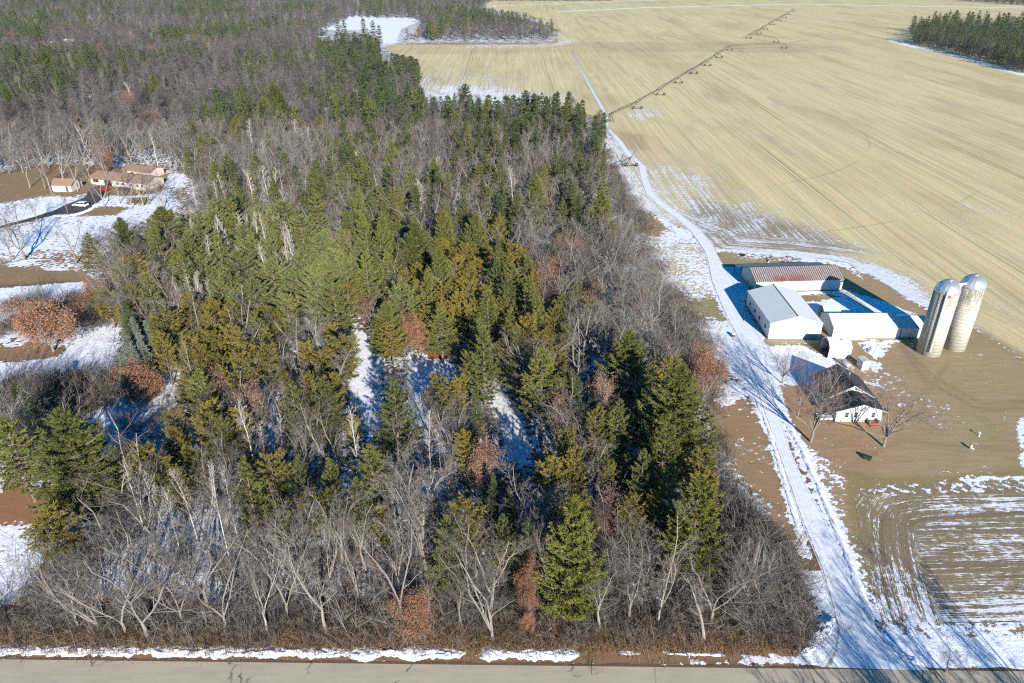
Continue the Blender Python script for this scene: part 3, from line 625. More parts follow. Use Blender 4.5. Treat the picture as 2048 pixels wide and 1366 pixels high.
# --- the two silos
def silo_mat(name, seed, dark):
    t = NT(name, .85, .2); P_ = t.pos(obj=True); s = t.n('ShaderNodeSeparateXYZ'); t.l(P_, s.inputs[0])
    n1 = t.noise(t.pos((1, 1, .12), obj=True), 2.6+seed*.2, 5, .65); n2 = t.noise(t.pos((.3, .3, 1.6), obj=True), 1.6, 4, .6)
    top = t.sstep(s.outputs[2], 6.5, 13.5); c = t.mix(t.sstep(n2, .35, .75), (.60,.57,.49), (.46,.43,.36))
    c = t.mix(t.math('MULTIPLY', top, t.sstep(n1, .38, .62, .15, dark)), c, (.07,.062,.05))
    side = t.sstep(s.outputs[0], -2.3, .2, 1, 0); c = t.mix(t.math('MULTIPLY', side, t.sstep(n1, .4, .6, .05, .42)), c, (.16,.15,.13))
    w_ = t.n('ShaderNodeTexWave', bands_direction='Z'); w_.inputs['Scale'].default_value = .42; w_.inputs['Distortion'].default_value = .6; t.l(P_, w_.inputs[0])
    c = t.mix(t.sstep(w_.outputs[1], .86, .97, 0, .5), c, (.26,.25,.22)); t.base(c); t.bump(n1, .15, .03); return t.m
M_dome = mat('galvanised_dome', (.62,.64,.66), .32, .12, 2, .5, metal=.65); M_steel = mat('white_chute', (.75,.75,.74), .4)
def silo(x, y, r, hc, hd, seed, dark, label):
    root = empty('silo', (x, y, 0), 0); tag(root, label, 'silo', 'pair of concrete silos')
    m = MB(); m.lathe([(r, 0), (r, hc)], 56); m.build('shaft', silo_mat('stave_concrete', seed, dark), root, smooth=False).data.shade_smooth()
    m = MB(); z = .5
    while z < hc-.1:
        m.lathe([(r+.001, z-.025), (r+.03, z-.025), (r+.03, z+.025), (r+.001, z+.025)], 56); z += .76 if z < 8 else .5
    m.build('hoops', mat('rusty_hoop', (.30,.27,.22), .7), root)
    m = MB(); prof = [(r+.06, 0), (r+.06, .12)]+[(r*math.cos(a)*.99, .12+hd*math.sin(a)) for a in np.linspace(.05, PI/2-.12, 12)]
    k = 48; base = len(m.v)
    for rr, z in prof:
        for j in range(k):
            t = 2*PI*j/k; q = rr+(.035 if j % 3 == 0 else 0); m.v.append((q*math.cos(t), q*math.sin(t), hc+z))
    for i in range(len(prof)-1):
        for j in range(k): m.f.append((i*k+j, i*k+(j+1) % k, (i+1)*k+(j+1) % k, (i+1)*k+j))
    m.f.append(tuple((len(prof)-1)*k+j for j in range(k))); d = m.build('dome', M_dome, root)
    m = MB(); m.lathe([(.5, hc+hd*.98), (.5, hc+hd+.22), (.1, hc+hd+.36)], 16); m.build('vent_cap', M_dome, d, smooth=False)
    return root
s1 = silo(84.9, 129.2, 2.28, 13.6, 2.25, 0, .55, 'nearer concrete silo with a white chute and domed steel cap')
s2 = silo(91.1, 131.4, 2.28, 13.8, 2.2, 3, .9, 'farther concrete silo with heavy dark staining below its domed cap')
for s_, a0 in ((s1, math.radians(-118)), (s2, math.radians(-178))):
    m = MB(); cx, cy = 2.5*math.cos(a0), 2.5*math.sin(a0); m.tube([(cx, cy, 1.2), (cx, cy, 13.6), (cx*.9, cy*.9, 14.4)], .26, 10); m.build('chute', M_steel, s_, smooth=True)
a0 = math.radians(-148); cx, cy = 2.36*math.cos(a0), 2.36*math.sin(a0)
m = MB()
tx, ty = -math.sin(a0)*.2, math.cos(a0)*.2
m.tube([(cx-tx, cy-ty, .5), (cx-tx, cy-ty, 13.8)], .03, 5); m.tube([(cx+tx, cy+ty, .5), (cx+tx, cy+ty, 13.8)], .03, 5)
for i in range(44): m.tube([(cx-tx, cy-ty, .7+i*.3), (cx+tx, cy+ty, .7+i*.3)], .02, 4)
m.build('ladder', M_trim, s1)
m = MB(); ax_, ay_ = 2.3*math.cos(math.radians(-112)), 2.3*math.sin(math.radians(-112)); m.box(ax_-.35, ay_-.35, 13.2, ax_+.3, ay_+.1, 13.65); m.build('hatch', mat('faded_red', (.35,.08,.06)), s1)
m = MB(); m.tube([(84.9-84.9+1.6, 1.2, 14.3), (4.2, 1.4, 14.6)], .22, 8); m.build('filling_pipe', M_steel, s1)

# --- the west ranch house, its garage
M_tan = mat('tan_shingles', (.33,.21,.14), .95, .2, 4); M_cream = mat('cream_siding', (.62,.53,.45), .8, .12); M_brick = mat('brown_brick', (.30,.15,.11), .9, .25, 6)
hx, hy = at(184, 368); hx2, hy2 = at(300, 382); ra = math.atan2(hy2-hy, hx2-hx)
rh, _, _ = gable('ranch_house', 'low cream ranch house with tan shingled roof beside the west snowy yard', 'house', (hx, hy), ra, 24, 8.5, 2.4, 3.7, 'x', M_cream, M_tan, over=.6, th=.15)
gd = part('garage_opening', M_dark, rh, (6.0, -.05, .05, 9.3, -.004, 2.1)); part('garage_frame', M_trim_w, rh, (5.8, -.08, 0, 5.98, -.01, 2.3), (9.32, -.08, 0, 9.5, -.01, 2.3), (5.98, -.08, 2.12, 9.32, -.01, 2.3))
part('carport_opening', M_dark, rh, (1.0, -.05, .9, 3.4, -.004, 2.1)); part('white_panel', M_trim_w, rh, (10.4, -.06, .1, 15.8, -.005, 2.2))
for xq in (12.0, 14.2, 17.8, 20.5, 22.5): window(rh, xq, 1.35, 1.1, .9, 'y', -.06 if xq < 16 else 0, -1, M_trim_w)
part('chimney', M_brick, rh, (11.2, 4.2, 3.9, 12.2, 4.9, 5.1)); dk = part('deck', M_brownwood, rh, (12.5, -3.2, .1, 17.5, -.1, .4)); part('deck_rail', M_brownwood, dk, (12.5, -3.2, .9, 17.5, -3.12, 1.0), *[(12.5+i*.62, -3.2, .4, 12.56+i*.62, -3.14, .9) for i in range(9)])
wx_, wy_ = at(248, 352); wg, _, _ = gable('ranch_wing', 'tan roofed rear wing behind the west ranch house', 'house', (wx_, wy_), ra, 12, 7, 2.4, 3.4, 'x', M_cream, M_tan, over=.5, th=.15)
gx_, gy_ = at(104, 383); ga, _, _ = gable('small_garage', 'small pinkish garage with tan roof left of the asphalt drive', 'garage', (gx_, gy_), math.radians(-4), 7.2, 6.2, 2.2, 3.6, 'x', mat('pinkish_siding', (.68,.55,.48)), M_tan, over=.3, th=.12)
window(ga, 3.1, 1.5, 1.3, 1.1, 'x', 7.2, 1, M_trim_w); part('garage_door', M_trim_w, ga, (1.0, -.05, .05, 3.8, -.004, 1.9)); part('side_door', M_brownwood, ga, (5.2, -.04, .05, 6.0, -.003, 1.9))
# far roofs in the woods
for (px, py, w0, l0, rot, col, lab) in ((88, 90, 13, 9, .3, (.82,.83,.86), 'far white snow-covered roof among the northwest trees'), (45, 96, 15, 8, -.2, (.62,.42,.32), 'far pinkish roof among the northwest trees'), (142, 84, 9, 7, .1, (.6,.58,.55), 'small far pale roof standing in a gap of the northwest woods')):
    x0, y0 = at(px, py, 3); r_, _, _ = gable('distant_house', lab, 'house', (x0-w0/2, y0-4), rot, w0, l0, 3.0, 5.4, 'x', M_cream, mat('far_roof', col), over=.5, th=.15)
    for xq in (3, 6): window(r_, xq, 1.5, 1.2, 1.1, 'y', 0, -1, M_trim_w)

# ================================================================== vehicles and small things
def wheel_mb(cx, cy, r, wd):
    m = MB(); n = 18
    prof = [(-wd/2, r*.55), (-wd/2, r*.93), (-wd*.3, r), (wd*.3, r), (wd/2, r*.93), (wd/2, r*.55)]
    for (yy_, rr) in prof:
        for j in range(n): t = 2*PI*j/n; m.v.append((cx+rr*math.cos(t), cy+yy_, r+rr*math.sin(t)))
    for i in range(len(prof)-1):
        for j in range(n): m.f.append((i*n+j, i*n+(j+1) % n, (i+1)*n+(j+1) % n, (i+1)*n+j))
    return m
M_tyre = mat('tyre_rubber', (.02,.02,.02), .9); M_rim = mat('wheel_rim', (.45,.45,.46), .35, metal=.6)
def car(loc, rz, paint, label, cat, pickup=False, L=4.9):
    root = empty('parked_car' if not pickup else 'pickup_truck', (*loc, .02), rz); tag(root, label, cat)
    W = .93
    low = [(-L/2, .45), (-L/2+.05, .95), (-L/2+.5, 1.02), (L/2-1.25, 1.0), (L/2-.15, .86), (L/2, .6), (L/2-.05, .38), (-L/2+.1, .36)]
    m = MB(); n = len(low)
    for yq, sc_ in ((-W, .97), (-W+.06, 1), (W-.06, 1), (W, .97)): m.v += [(x*sc_, yq, z if abs(yq) < W else .4+(z-.4)*.93) for x, z in low]
    for a in range(3):
        for i in range(n): m.f.append((a*n+i, a*n+(i+1) % n, (a+1)*n+(i+1) % n, (a+1)*n+i))
    m.f += [tuple(range(n))[::-1], tuple(range(3*n, 4*n))]; m.build('body', paint, root, bevel=.03)
    c0, c1 = ((-.9, 1.15) if pickup else (-L/2+.25, L/2-1.3))
    m = MB(); b = [(c0, -W+.06, 1.0), (c1, -W+.06, 1.0), (c1, W-.06, 1.0), (c0, W-.06, 1.0)]; t_top = [(c0+.25, -W+.2, 1.55), (c1-.65, -W+.2, 1.55), (c1-.65, W-.2, 1.55), (c0+.25, W-.2, 1.55)]
    m.add(b+t_top, [(0, 1, 5, 4), (1, 2, 6, 5), (2, 3, 7, 6), (3, 0, 4, 7)]); m.build('windows', M_glass, root)
    m = MB(); m.add([(x, y, z) for x, y, z in t_top]+[(x*.98, y*.95, z+.07) for x, y, z in t_top], [(0, 1, 5, 4), (1, 2, 6, 5), (2, 3, 7, 6), (3, 0, 4, 7), (4, 5, 6, 7)]); m.build('roof', paint, root)
    m = MB()
    for sgn in (-1, 1):
        for xq in (c0+.12, (c0+c1)/2-.2, c1-.35):
            m.tube([(xq, sgn*(W-.05), 1.0), (xq+(.13 if xq < 0 else -.3), sgn*(W-.18), 1.56)], .04, 4)
    m.build('pillars', paint, root)
    for xq in (-L/2+.95, L/2-.95):
        for yq in (-W+.1, W-.1):
            wh = wheel_mb(xq, yq, .36, .24).build('wheel', M_tyre, root); k = MB(); s = -1 if yq < 0 else 1
            k.v = [(xq+.2*math.cos(2*PI*j/10), yq+s*.1, .36+.2*math.sin(2*PI*j/10)) for j in range(10)]; k.f = [tuple(range(10))]; k.build('rim', M_rim, wh)
    for yq in (-.65, .65): part('headlight', M_trim_w, root, (L/2-.08, yq-.15, .62, L/2+.01, yq+.15, .76)); part('tail_light', mat('red_lens', (.4,.02,.02), .3), root, (-L/2-.01, yq-.12, .65, -L/2+.05, yq+.12, .85))
    return root
paint_w = mat('white_car_paint', (.75,.75,.76), .25, .05, spec=.6); paint_r = mat('red_car_paint', (.50,.02,.02), .25, .05, spec=.6)
car(at(162, 413), math.radians(170), paint_w, 'white car with dark windows parked on the asphalt drive', 'car')
car(at(214, 380), math.radians(60), paint_r, 'red pickup parked before the open garage of the ranch house', 'pickup', True, 4.6)

# irrigation booms
M_pipe = mat('irrigator_pipe', (.10,.075,.055), .6, .2)
def irrigator(name_label, towers, tail, hub, grp):
    root = empty('irrigation_boom', (*towers[0], 0)); tag(root, name_label, 'irrigator', grp); ox, oy = towers[0]
    T = [(x-ox, y-oy) for x, y in towers]
    for i in range(len(T)-1):
        a, b = Vector((*T[i], 3.8)), Vector((*T[i+1], 3.8)); m = MB(); n = 10; d = (b-a); sd = Vector((-d.y, d.x, 0)).normalized()*.8
        arc = [a+d*(k/n)+Vector((0, 0, .9*math.sin(PI*k/n))) for k in range(n+1)]; m.tube(arc, .13, 5)
        for s in (-1, 1):
            low = [a+d*(k/n)+sd*s*math.sin(PI*k/n)+Vector((0, 0, .9*math.sin(PI*k/n)-1.0*math.sin(PI*k/n)**.6)) for k in range(n+1)]; m.tube(low, .045, 3)
            for k in range(1, n): m.tube([arc[k], low[k]], .035, 3)
        for k in range(1, n): m.tube([arc[k], arc[k]-Vector((0, 0, 1.9))], .03, 3)
        m.build('span', M_pipe, root)
    for i, (x, y) in enumerate(T):
        if i == 0 and hub:
            m = MB()
            for dx, dy in ((-1.6, -1.6), (1.6, -1.6), (1.6, 1.6), (-1.6, 1.6)): m.tube([(x+dx, y+dy, 0), (x+dx*.2, y+dy*.2, 3.8)], .10, 4)
            for z, f in ((.9, .82), (2.2, .5)): m.tube([(x-1.6*f, y-1.6*f, z), (x+1.6*f, y-1.6*f, z), (x+1.6*f, y+1.6*f, z), (x-1.6*f, y+1.6*f, z), (x-1.6*f, y-1.6*f, z)], .05, 4)
            m.tube([(x, y, 0), (x, y, 4.4)], .15, 8); m.build('pivot_stand', M_pipe, root); continue
        m = MB()
        for s in (-1, 1): m.tube([(x+s*2.1, y, .6), (x, y+.3, 3.8)], .09, 4); m.tube([(x+s*2.1, y, .6), (x, y-.3, 3.8)], .06, 4)
        m.tube([(x-2.2, y, .55), (x+2.2, y, .55)], .10, 4); tw = m.build('tower', M_pipe, root)
        for s in (-1, 1):
            k = wheel_mb(0, 0, .68, .4); k.v = [(p[0]+x+s*2.1, p[1]+y, p[2]) for p in k.v]; k.build('wheel', M_tyre, tw)
    if tail:
        m = MB(); a = Vector((*T[-1], 3.9)); b = Vector((tail[0]-ox, tail[1]-oy, 4.3)); m.tube([a, b], .09, 4); m.build('end_gun_pipe', M_pipe, root)
    return root
irrigator('long centre-pivot irrigation boom stretching from the field track across the straw field', [at(1221,244),at(1275,218),at(1321,191),at(1357,167),at(1388,148),at(1415,132),at(1438,116),at(1459,101),at(1568,97)], at(1618, 90), True, 'irrigation booms on the field')
irrigator('distant irrigation boom ending at the far field road', [at(1497,77),at(1518,68),at(1531,59),at(1545,50),at(1558,42),at(1569,36),at(1577,30),at(1587,24)], None, False, 'irrigation booms on the field')
irrigator('short far irrigation span with one tower between the two long booms', [at(1497,77),at(1552,85)], at(1580, 84), False, 'irrigation booms on the field')
irrigator('lone boom section on tall wheels at the woods edge beside the track', [at(1228,362),at(1262,333)], at(1270, 322), False, 'irrigation booms on the field')

# mailbox, posts and yard things
x, y = at(1586, 1309); r_ = empty('mailbox', (x, y, 0), .1); tag(r_, 'dark mailbox on a wooden post at the driveway mouth', 'mailbox')
m = MB(); m.box(-.06, -.06, 0, .06, .06, 1.1); m.build('post', M_brownwood, r_)
m = MB(); m.prism([(-.13, 1.1), (.13, 1.1), (.13, 1.25), (.09, 1.35), (0, 1.39), (-.09, 1.35), (-.13, 1.25)], -.3, .25, 'y'); m.build('box', mat('black_box', (.04,.04,.045), .4), r_); part('flag', mat('red_flag', (.5,.03,.03)), r_, (.135, -.1, 1.2, .15, .05, 1.42))
x, y = at(1378, 1316); r_ = empty('marker_post', (x, y, 0)); tag(r_, 'short white marker post on the brown verge', 'post'); m = MB(); m.tube([(0, 0, 0), (0, 0, .9)], .06, 8); m.build('post', M_trim_w, r_); part('cap', M_trim, r_, (-.07, -.07, .9, .07, .07, .96))
x, y = at(1734, 918); r_ = empty('garden_tractor', (x, y, 0), 2.6); tag(r_, 'small dark green garden cart on the brown lawn', 'cart'); r_.scale = (.75, .75, .75)
mg = mat('green_paint', (.02,.06,.03), .5); m = MB(); m.prism([(-.75, .3), (.75, .3), (.95, .8), (-.85, .8)], -.4, .4, 'y'); m.build('body', mg, r_, bevel=.03)
for dx in (-.5, .5): k = wheel_mb(dx, -.45, .28, .14); k.build('wheel', M_tyre, r_); k = wheel_mb(dx, .45, .28, .14); k.build('wheel', M_tyre, r_)
m = MB(); m.tube([(.8, 0, .6), (1.5, 0, .9)], .03, 5); m.build('handle', M_trim, r_)
x, y = at(1958, 872); r_ = empty('bird_bath', (x, y, 0)); tag(r_, 'white pedestal bird bath on the far lawn', 'bird bath'); r_.scale = (.7, .7, .7); m = MB(); m.lathe([(.25, 0), (.12, .15), (.1, .8)], 14); m.build('pedestal', M_trim_w, r_); m = MB(); m.lathe([(.1, .8), (.32, .9), (.33, .98), (.27, .93)], 18); m.build('basin', M_trim_w, r_)
x, y = at(1944, 900); r_ = empty('lawn_chair', (x, y, 0), .5); tag(r_, 'white lawn chair on the far lawn near the bird bath', 'chair'); r_.scale = (.75, .75, .8)
part('seat', M_trim_w, r_, (-.25, -.25, .38, .25, .25, .44)); part('backrest', M_trim_w, r_, (-.3, .3, .44, .3, .36, 1.0))
for dx in (-.27, .23):
    for dy in (-.28, .24): part('leg', M_trim_w, r_, (dx, dy, 0, dx+.05, dy+.05, .38))
x, y = at(1689, 733); r_ = empty('fuel_tank', (x, y, 0), 1.9); tag(r_, 'pale blue oblong tank on snow behind the farmhouse', 'tank')
m = MB(); pf = [(.02, -1.1), (.3, -1.05), (.42, -.9), (.42, .9), (.3, 1.05), (.02, 1.1)]; k = 16
for rr, a in pf:
    for j in range(k): t = 2*PI*j/k; m.v.append((a, rr*math.cos(t), .75+rr*math.sin(t)))
for i in range(len(pf)-1):
    for j in range(k): m.f.append((i*k+j, i*k+(j+1) % k, (i+1)*k+(j+1) % k, (i+1)*k+j))
m.build('tank', mat('pale_blue', (.5,.58,.68), .4), r_, smooth=True)
for dx in (-.7, .6): part('leg', M_trim, r_, (dx, -.3, 0, dx+.1, .3, .4))
x, y = at(1466, 673); r_ = empty('snowy_stump', (x, y, 0)); tag(r_, 'snow capped stump with red knob in the shadow-striped yard', 'stump'); m = MB(); m.lathe([(.45, 0), (.4, .5), (.36, .62)], 14); m.build('stump', M_trunk0 if 'M_trunk0' in globals() else M_brownwood, r_); m = MB(); m.lathe([(.42, .63), (.36, .8), (.1, .86)], 14); m.build('snow_cap', M_snow, r_); part('knob', mat('red_knob', (.5,.05,.03)), r_, (-.1, -.46, .35, .1, -.36, .55))
x, y = at(1485, 511); r_ = MB()
for a in range(24):
    t0, t1 = 2*PI*a/24, 2*PI*(a+1)/24
    r_.tube([(.55*math.cos(t0), .55*math.sin(t0), .2), (.55*math.cos(t1), .55*math.sin(t1), .2)], .19, 6)
o = r_.build('tractor_tyre', M_tyre); o.location = (x, y, 0); tag(o, 'black tractor tyre lying in a ring of snow beyond the rusty-roofed shed', 'tyre')
rr = random.Random(3); bx_ = 0
for i in range(22):
    px = 1535+rr.random()*68; py = 514+rr.random()*9; x, y = at(px, py); k = rr.random()
    if k < .5:
        m = MB(); L_b = 1+rr.random()*1.8; m.box(-L_b/2, -.12, .02, L_b/2, .12, .12+.1*rr.random()); o = m.build('scrap_board', [M_brownwood, M_redwood, M_trim_w][i % 3]); o.rotation_euler = (0, 0, rr.random()*3)
    else:
        m = MB(); m.lathe([(.35, 0), (.5, .15), (.3, .45), (.05, .55)], 7); o = m.build('field_stone', mat('stone', (.28,.25,.23), .9)); o.scale = (.8+rr.random(), .7+rr.random()*.5, .7)
    o.location = (x, y, 0); tag(o, ('weathered %s board in the scrap heap beyond the rusty-roofed shed' % ['brown', 'reddish', 'white'][i % 3]) if k < .5 else 'rounded grey stone in the scrap heap beyond the rusty-roofed shed', 'board' if k < .5 else 'stone', ('scrap boards %d' % (i % 3) if k < .5 else 'stones') + ' beyond the shed')
# fence along the barn's yard and pale sunlit path
ap = MB(); a = A([(1682,583),(1694,583),(1748,623),(1738,623)]); ap.add([(p[0], p[1], .02) for p in a], [(0, 1, 2, 3)]); tag(ap.build('sunlit_path', mat('sunlit_concrete', (.52,.50,.45), .9)), kind='structure')  # pale concrete shaped to the sunlit strip between the silos' shadows
m = MB(); p0, p1 = at(1596, 600), at(1640, 603)
root = empty('wire_fence', (*p0, 0)); tag(root, 'low rail fence between the white barn and the pale green hut', 'fence')
for i in range(6): f = i/5; m = MB(); m.tube([((p1[0]-p0[0])*f, (p1[1]-p0[1])*f, 0), ((p1[0]-p0[0])*f, (p1[1]-p0[1])*f, 1.2)], .06, 6); m.build('post', M_brownwood, root)
m = MB()
for z in (.5, .85, 1.15): m.tube([(0, 0, z), (p1[0]-p0[0], p1[1]-p0[1], z)], .02, 4)
m.build('rails', M_brownwood, root)
# ================================================================== trees
def foliage_mat(name, c1, c2, dry=None):
    t = NT(name, .75, .15); oi = t.n('ShaderNodeObjectInfo'); n = t.noise(t.pos((1, 1, 1), obj=True), 1.3, 3, .6)
    r = t.math('MULTIPLY_ADD', oi.outputs['Random'], .8, t.math('MULTIPLY_ADD', n, 1.5, -.65), clamp=True)
    c = t.mix(r, c1, c2)
    if dry: c = t.mix(t.sstep(n, .62, .75, 0, .6), c, dry)
    t.base(c); return t.m
def bark_mat(name, c1, c2):
    t = NT(name, .9, .1); oi = t.n('ShaderNodeObjectInfo'); n = t.noise(t.pos((1, 1, .3), obj=True), 2, 3)
    t.base(t.mix(t.math('MULTIPLY_ADD', oi.outputs['Random'], .9, t.math('MULTIPLY_ADD', n, .7, -.3), clamp=True), c1, c2)); return t.m
F_pine = foliage_mat('pine_needles', (.165,.165,.034), (.070,.088,.026))
F_olive = foliage_mat('olive_needles', (.225,.175,.028), (.115,.105,.024), (.20,.115,.04))
F_spruce = foliage_mat('spruce_needles', (.055,.085,.035), (.085,.105,.04)); F_blue = foliage_mat('blue_spruce_needles', (.13,.17,.13), (.17,.20,.16))
F_light = foliage_mat('pale_pine_needles', (.20,.205,.070), (.115,.130,.042))
F_oak = foliage_mat('russet_oak_leaves', (.36,.18,.095), (.19,.095,.06)); F_pink = foliage_mat('faded_oak_leaves', (.36,.225,.16), (.27,.15,.105))
B_grey = bark_mat('grey_bark', (.315,.285,.245), (.19,.16,.135)); B_twig = bark_mat('grey_twigs', (.245,.218,.19), (.10,.080,.068)); B_far = bark_mat('far_twigs', (.150,.135,.125), (.085,.075,.070)); B_brush = bark_mat('brush_stems', (.20,.165,.13), (.08,.058,.045)); F_dark = foliage_mat('dark_pine_needles', (.088,.108,.032), (.046,.066,.026))
B_white = bark_mat('white_bark', (.66,.62,.55), (.50,.46,.40)); B_pale = bark_mat('pale_twigs', (.50,.46,.41), (.40,.36,.31)); B_pine = bark_mat('pine_bark', (.22,.17,.13), (.13,.10,.08))

class FB:
    """fast accumulator of loose triangles / quads (numpy)"""
    def __init__(s): s.V = []; s.nv = 0; s.T = []
    def blades(s, c, d, ln, wd, r):
        """narrow triangles from centres c along unit directions d"""
        n = len(c); up = r.normal(size=(n, 3)); side = np.cross(d, up); side /= np.linalg.norm(side, axis=1)[:, None]+1e-9
        v = np.stack([c-side*wd[:, None]*.5, c+side*wd[:, None]*.5, c+d*ln[:, None]], 1).reshape(-1, 3)
        s.V.append(v); s.T.append(np.arange(s.nv, s.nv+3*n).reshape(-1, 3)); s.nv += 3*n
    def leaves(s, c, sz, r):
        n = len(c); a = r.normal(size=(n, 3)); a /= np.linalg.norm(a, axis=1)[:, None]; b = np.cross(a, r.normal(size=(n, 3))); b /= np.linalg.norm(b, axis=1)[:, None]
        v = np.stack([c-a*sz[:, None], c+b*sz[:, None]*.7, c+a*sz[:, None]], 1).reshape(-1, 3)
        s.V.append(v); s.T.append(np.arange(s.nv, s.nv+3*n).reshape(-1, 3)); s.nv += 3*n
    def mesh(s, name, m):
        me = bpy.data.meshes.new(name); V = np.concatenate(s.V).astype(np.float32); T = np.concatenate(s.T).astype(np.int32)
        me.vertices.add(len(V)); me.vertices.foreach_set('co', V.ravel()); me.loops.add(T.size); me.loops.foreach_set('vertex_index', T.ravel())
        me.polygons.add(len(T)); me.polygons.foreach_set('loop_start', np.arange(0, T.size, 3, dtype=np.int32)); me.polygons.foreach_set('loop_total', np.full(len(T), 3, np.int32))
        me.update(); me.materials.append(m); return me
def ribbon(m, pts, rads):
    """three sided tube without caps: a twig"""
    base = len(m.v); n = len(pts)
    for i in range(n):
        p = pts[i]; q = pts[min(i+1, n-1)]-pts[max(i-1, 0)]; L = math.sqrt(q@q)+1e-9; q = q/L
        a = np.array([-q[1], q[0], 0.]) if abs(q[2]) < .95 else np.array([1., 0, 0]); a = a/(math.sqrt(a@a)+1e-9); b = np.array([q[1]*a[2]-q[2]*a[1], q[2]*a[0]-q[0]*a[2], q[0]*a[1]-q[1]*a[0]])
        r = rads[i]; m.v += [tuple(p+a*r), tuple(p-a*r*.5+b*r*.87), tuple(p-a*r*.5-b*r*.87)]
    for i in range(n-1):
        o = base+3*i
        m.f += [(o, o+1, o+4, o+3), (o+1, o+2, o+5, o+4), (o+2, o, o+3, o+5)]

def pine(r, H_=14., W_=6., low=.22, whorls=14, per=6, tufts=9, blade=9, bl=.42, bw=.10, shape='pine', fol=None, name='crown', lodscale=1):
    """trunk mesh and crown mesh: whorls of limbs carrying sprays of needles"""
    fb = FB(); tk = MB(); top = np.array([r.normal()*.15, r.normal()*.15, H_])
    tk.tube([(0, 0, -.3), (0.03, .02, H_*.35), (top[0]*.5, top[1]*.5, H_*.7), tuple(top*[1, 1, .985])], [.017*H_, .013*H_, .007*H_, .002*H_], 6)
    C_s = []; D_s = []
    for i in range(whorls):
        f = (i+r.uniform(-.2, .2))/(whorls-1); f = min(max(f, 0), 1); z = H_*(low+(1-low)*f*.98)+r.normal()*.10
        if shape == 'pine': prof = (1-f)**.78*1.08*(.72+.28*math.sin(min(1, f*3.2)*PI/2)); rise = .10+.55*f
        elif shape == 'spruce': prof = (1-f)**.95; rise = -.22+.5*f
        elif shape == 'round': prof = math.sqrt(max(0, 1-(f*1.02)**2.4))*(.62+.38*min(1, f*3)); rise = .25+.6*f
        else: prof = (1-f)**.5*.8+.12*(f < .95); rise = .15+.5*f
        n = max(3, int(per*(.55+.45*prof)+r.uniform(0, 1))); a0 = r.uniform(0, 2*PI)
        for j in range(n):
            a = a0+2*PI*j/n+r.normal()*.22; L = W_/2*prof*r.choice([.55, .8, .95, 1.05, 1.2])*r.uniform(.9, 1.08)+.12
            dx = np.array([math.cos(a), math.sin(a), 0]); lat = np.array([-math.sin(a), math.cos(a), 0])
            ts = np.linspace(0, 1, 5); drop = (-.10 if shape != 'spruce' else -.05)
            P_ = [np.array([top[0]*f*.7, top[1]*f*.7, z])+dx*L*t+np.array([0, 0, L*(rise*t+drop*math.sin(PI*t)+.10*t*t)]) for t in ts]
            if lodscale == 1: ribbon(tk, P_, [.05*L**.5*(1-.8*t)+.012 for t in ts])
            nt_ = max(3, int(tufts*(.35+.65*min(1, L/(W_/2)))))
            for q in range(nt_):
                t = 1-(q+r.uniform(0, .8))/nt_*.78 if q else 1.0
                k = min(3.999, t*4); k0 = int(k); p = P_[k0]*(1-(k-k0))+P_[k0+1]*(k-k0)
                sw = L*.20*(1-t*.55)*(1 if shape != 'spruce' else .8)
                for sgn in ((-1, 1) if q else (0,)):
                    o = p+lat*sgn*sw*r.uniform(.25, 1.15)+dx*abs(sgn)*sw*.5+np.array([0, 0, r.normal()*.07+abs(sgn)*.03])
                    dd = dx*.75+lat*sgn*.6+np.array([0, 0, .38 if shape != 'spruce' else -.05])
                    C_s.append(o); D_s.append(dd)
    for q in range(3): C_s.append(top-np.array([0, 0, .25*q])); D_s.append(np.array([0, 0, 1.]))
    C_a = np.repeat(np.array(C_s), blade, 0); D_a = np.repeat(np.array(D_s), blade, 0); D_a = D_a/np.linalg.norm(D_a, axis=1)[:, None]
    D_a = D_a+r.normal(size=D_a.shape)*.48; D_a /= np.linalg.norm(D_a, axis=1)[:, None]
    C_a = C_a+r.normal(size=C_a.shape)*.07*lodscale
    n = len(C_a); fb.blades(C_a, D_a, bl*r.uniform(.6, 1.25, n)*lodscale, bw*r.uniform(.7, 1.4, n)*lodscale, r)
    return tk, fb

